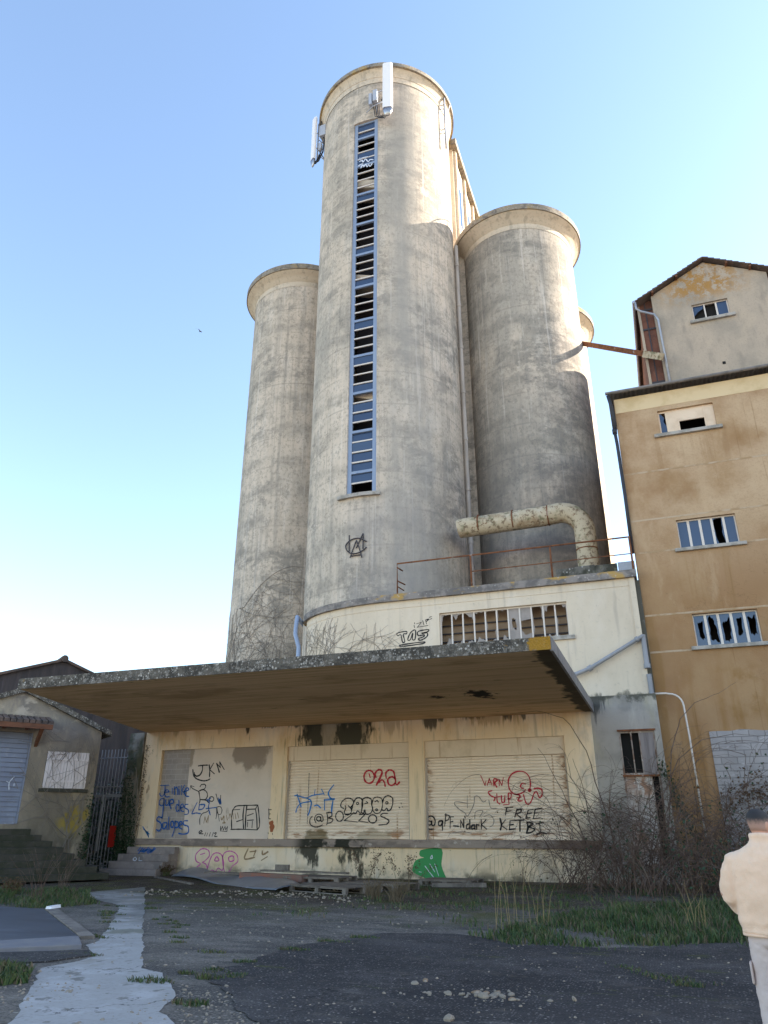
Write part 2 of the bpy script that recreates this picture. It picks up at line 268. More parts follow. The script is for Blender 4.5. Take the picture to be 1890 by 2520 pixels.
M['brown'] = mat('ochre_render', (.305,.183,.092), [dict(col=(.10,.06,.03), tex='crack', sc=(.3,.3,.22), lo=.005, amt=.45, patch=(.3,.3,.3)), dict(col=(.36,.237,.125), sc=(.45,.45,.35), lo=.42, hi=.62, amt=.8, det=9), dict(col=(.26,.15,.06), sc=(.7,.7,.7), lo=.5, hi=.7, amt=.7, det=9), dict(col=(.52,.39,.25), sc=(.35,.35,.35), lo=.30, hi=.60, amt=.85, where=[('z', 9.0, 14)]),
    dict(col=(.245,.13,.04), sc=(2.2,2.2,.25), lo=.5, hi=.68, amt=.6, where=[('z', 9, 4)], det=9), dict(col=(.235,.125,.04), sc=(1.5,1.5,1.5), lo=.46, hi=.60, amt=.6, where=[('box','x',2.2,3.6,.4), ('box','z',5.3,6.9,.4)], det=9), dict(col=(.30,.19,.10), sc=(14,14,14), lo=.45, hi=.75, amt=.4, det=9), dict(col=(.26,.15,.055), tex='flat', amt=.5, where=[('x', .6, .3), ('z', 12, 6)], jag=(.8,.8,.3)),
    dict(col=(.28,.17,.075), sc=(3.5,3.5,.15), lo=.48, hi=.66, amt=.5, where=[('box','x',1.4,4.2,.3), ('box','z',9.4,11.3,.5)]), dict(col=(.28,.17,.085), sc=(3.5,3.5,.15), lo=.48, hi=.66, amt=.5, where=[('box','x',1.4,4.2,.3), ('box','z',14.9,16.3,.5)]), dict(col=(.50,.37,.23), sc=(1.3,1.3,.4), lo=.56, hi=.68, amt=.4, det=9), dict(col=(.20,.11,.045), sc=(5,5,.12), lo=.60, hi=.70, amt=.5, det=8)], rough=.93, spec=.1, bump=[((22,22,22), .6, .015), ((.8,.8,.8), .2, .04)])
M['bandline'] = mat('pale_joint', (.45,.35,.24), [dict(col=(.35,.24,.13), sc=(1.6,1.6,3), lo=.42, hi=.58, amt=.95, det=9)])
M['frieze'] = mat('cream_frieze', (.64,.51,.31), [dict(col=(.50,.38,.20), sc=(.8,.8,.8), lo=.45, hi=.65, amt=.7)], bump=[((9,9,9), .2, .01)])
M['gable'] = mat('roughcast', (.42,.35,.265), [dict(col=(.28,.25,.20), sc=(.5,.5,.4), lo=.4, hi=.65, amt=.8), dict(col=(.46,.38,.28), sc=(.7,.7,.5), lo=.5, hi=.7, amt=.7), dict(col=(.34,.18,.04), sc=(2.6,2.6,2.6), lo=.44, hi=.54, amt=.9, where=[('box','x',3.4,6.8,1.0), ('z', 25.7, 26.9)], det=9, ro=.75), dict(col=(.2,.18,.15), sc=(2,2,.6), lo=.52, hi=.7, amt=.5), dict(col=(.24,.21,.17), sc=(12,12,12), lo=.5, hi=.75, amt=.5)], bump=[((14,14,14), .7, .02)])
M['redbrick'] = mat('rust_brick_panel', (.17,.075,.05), [dict(col=(.10,.05,.038), sc=(2,2,2), lo=.4, hi=.6, amt=.8), dict(col=(.22,.11,.07), sc=(4,4,1), lo=.55, hi=.7, amt=.6)])
M['tiles'] = mat('roof_tiles', (.14,.10,.08), [dict(col=(.07,.06,.055), sc=(1.5,1.5,1.5), lo=.4, hi=.6, amt=.8), dict(col=(.26,.2,.15), sc=(6,6,6), lo=.58, hi=.7, amt=.6)], bump=[((9,9,9), .6, .03)])
M['fibro'] = mat('fibre_cement', (.23,.23,.22), [dict(col=(.13,.13,.125), sc=(2,2,2), lo=.4, hi=.65, amt=.8)])
M['gutter'] = mat('grey_gutter', (.22,.22,.225), [dict(col=(.12,.12,.12), sc=(3,3,3), lo=.45, hi=.65, amt=.7)], rough=.55)
M['blackpipe'] = mat('black_pipe', (.03,.032,.04), rough=.5)
M['sill'] = mat('sill_concrete', (.38,.36,.32), [dict(col=(.22,.21,.18), sc=(3,3,3), lo=.45, hi=.62, amt=.8)], bump=[((14,14,14), .5, .01)])
M['glass'] = glass('window_glass', (.035,.06,.11)); M['glass_blue'] = glass('blue_glass', (.03,.05,.10), .12)
M['paleglass'] = mat('dusty_glass', (.30,.265,.235), [dict(col=(.20,.175,.155), sc=(2,2,2), lo=.4, hi=.6, amt=.6)], rough=.3)
M['black'] = mat('dark_interior', (.012,.011,.010))
M['tanboard'] = mat('tan_boards', (.33,.25,.17), [dict(col=(.22,.155,.10), sc=(.8,.8,.8), lo=.4, hi=.6, amt=.8)])
M['darkbar'] = mat('dark_bar', (.05,.045,.05), rough=.6)
M['board'] = mat('cream_board', (.70,.57,.42), [dict(col=(.58,.45,.31), sc=(1.5,1.5,1.5), lo=.45, hi=.65, amt=.6)], rough=.6)
M['greyboard'] = mat('grey_boards', (.25,.225,.215), [dict(col=(.15,.135,.13), sc=(8,8,.5), lo=.42, hi=.62, amt=.8)])
M['rustywhite'] = mat('rusty_white_door', (.50,.46,.41), [dict(col=(.27,.12,.05), sc=(2.5,2.5,1.6), lo=.52, hi=.62, amt=.85), dict(col=(.35,.31,.27), sc=(1,1,1), lo=.45, hi=.65, amt=.6)], rough=.6)
M['doorframe'] = mat('dirty_door_frame', (.30,.26,.22), [dict(col=(.18,.09,.05), sc=(4,4,2), lo=.48, hi=.6, amt=.8), dict(col=(.48,.44,.38), sc=(5,5,3), lo=.56, hi=.62, amt=.8)])
M['house'] = mat('house_render', (.25,.22,.17), [dict(col=(.17,.15,.115), sc=(.6,.6,.4), lo=.4, hi=.65, amt=.8), dict(col=(.17,.155,.14), sc=(.7,.7,.6), lo=.35, hi=.6, amt=.8, where=[('z', 4.0, 5.2)]), dict(col=(.46,.41,.33), sc=(1.2,1.2,2.2), lo=.50, hi=.60, amt=.7, where=[('z', 4.9, 5.7)], det=9), dict(col=(.09,.085,.06), sc=(1.2,1.2,.8), lo=.40, hi=.6, amt=.8, where=[('z', 2.6, 1.0)], det=9), dict(col=(.40,.35,.25), sc=(1.2,1.2,.5), lo=.52, hi=.68, amt=.6),
    dict(col=(.32,.24,.02), sc=(1.5,1.5,1.2), lo=.5, hi=.6, amt=.7, where=[('z', 3.0, 2.6), ('z', 1.2, 1.8), ('x', -22.0, -21.7)])], bump=[((9,9,9), .5, .02)])
M['blueshutter'] = mat('grey_blue_shutter', (.20,.235,.31), [dict(col=(.15,.17,.23), sc=(1,1,1), lo=.4, hi=.6, amt=.6), dict(col=(.30,.33,.38), sc=(4,4,9), lo=.58, hi=.7, amt=.5)], rough=.5, spec=.35)
M['whitewood'] = mat('white_shutter_paint', (.63,.60,.60), [dict(col=(.50,.47,.46), sc=(6,6,1), lo=.5, hi=.7, amt=.6)], rough=.6)
M['woodred'] = mat('red_brown_timber', (.17,.075,.04), [dict(col=(.10,.05,.03), sc=(2,2,8), lo=.45, hi=.6, amt=.7)])
M['shed'] = mat('dark_cladding', (.075,.062,.062), [dict(col=(.045,.04,.042), sc=(2,2,.2), lo=.4, hi=.6, amt=.8), dict(col=(.12,.10,.11), sc=(5,5,.3), lo=.58, hi=.7, amt=.5)], rough=.7)
M['darkstone'] = mat('dark_steps', (.055,.052,.042), [dict(col=(.03,.035,.02), sc=(2,2,2), lo=.4, hi=.6, amt=.8), dict(col=(.13,.12,.10), sc=(3,3,3), lo=.6, hi=.7, amt=.5)], bump=[((9,9,9), .6, .03)])
M['pierstone'] = mat('mossy_stone', (.24,.22,.18), [dict(col=(.06,.065,.035), sc=(1.4,1.4,.8), lo=.42, hi=.6, amt=.9), dict(col=(.34,.31,.25), sc=(3,3,1), lo=.58, hi=.68, amt=.7)], bump=[((6,6,6), .8, .06)])
M['steps'] = mat('block_steps', (.27,.235,.215), [dict(col=(.18,.16,.15), sc=(1.5,1.5,1.5), lo=.4, hi=.6, amt=.8), dict(col=(.36,.32,.29), sc=(5,5,5), lo=.58, hi=.7, amt=.6)], bump=[((14,14,14), .6, .015)])
M['bars'] = mat('grey_bars', (.30,.31,.32), rough=.55)
M['redplate'] = mat('red_plate', (.55,.03,.02), rough=.5)
M['wood'] = mat('weathered_wood', (.20,.175,.145), [dict(col=(.11,.095,.08), sc=(3,3,3), lo=.42, hi=.6, amt=.8), dict(col=(.29,.26,.22), sc=(14,2,2), lo=.55, hi=.7, amt=.6)], bump=[((20,4,4), .5, .01)])
M['redwood'] = mat('red_painted_board', (.24,.11,.075), [dict(col=(.17,.12,.10), sc=(2,2,2), lo=.42, hi=.6, amt=.8)])
M['sheet'] = mat('dull_blue_sheet_metal', (.22,.265,.32), [dict(col=(.15,.18,.22), sc=(.8,.8,.8), lo=.4, hi=.6, amt=.7), dict(col=(.4,.44,.48), sc=(1.5,1.5,1.5), lo=.58, hi=.7, amt=.6)], rough=.35, metal=.35, spec=.5, bump=[((1.2,1.2,1.2), .4, .06)])
M['twig'] = mat('bramble_twig', (.10,.066,.05), [dict(col=(.19,.15,.115), sc=(3,3,3), lo=.5, hi=.65, amt=.7)])
M['vine'] = mat('vine_twig', (.20,.18,.155), rough=.9)
M['leaf'] = mat('dark_green_leaf', (.020,.045,.018), [dict(col=(.05,.085,.03), sc=(5,5,5), lo=.55, hi=.65, amt=.7)], rough=.5)
M['deadleaf'] = mat('dead_leaf', (.09,.055,.03), rough=.9)
M['grass'] = mat('grass_blade', (.05,.085,.022), [dict(col=(.095,.115,.035), sc=(2,2,2), lo=.42, hi=.58, amt=.9)], rough=.6)
M['grass_d'] = mat('grass_blade_dark', (.03,.06,.018), rough=.6)
M['straw'] = mat('dry_straw', (.25,.19,.09), rough=.8)
M['straw_d'] = mat('dull_straw', (.13,.10,.06), rough=.8)
M['stone'] = mat('pale_stone', (.23,.20,.155), [dict(col=(.30,.25,.19), sc=(12,12,12), lo=.45, hi=.62, amt=.8)], bump=[((30,30,30), .6, .01)])
M['white'] = mat('white_panel', (.78,.79,.80), rough=.4)
M['antgrey'] = mat('antenna_grey', (.38,.42,.48), rough=.4)
M['cable'] = mat('black_cable', (.02,.022,.03), rough=.5)
M['chrome'] = mat('connector_metal', (.35,.35,.36), rough=.25, metal=.8)
def paint(n, c): M[n] = mat('paint_' + n, c, rough=.6)
for n, c in dict(ink_black=(.018,.016,.018), ink_blue=(.02,.10,.34), ink_sky=(.03,.20,.55), ink_red=(.42,.015,.03), ink_pink=(.55,.10,.35), ink_green=(.04,.27,.08), ink_tan=(.28,.19,.10), ink_grey=(.26,.23,.20), ink_white=(.6,.66,.75), ink_rust=(.30,.09,.03)).items(): paint(n, c)

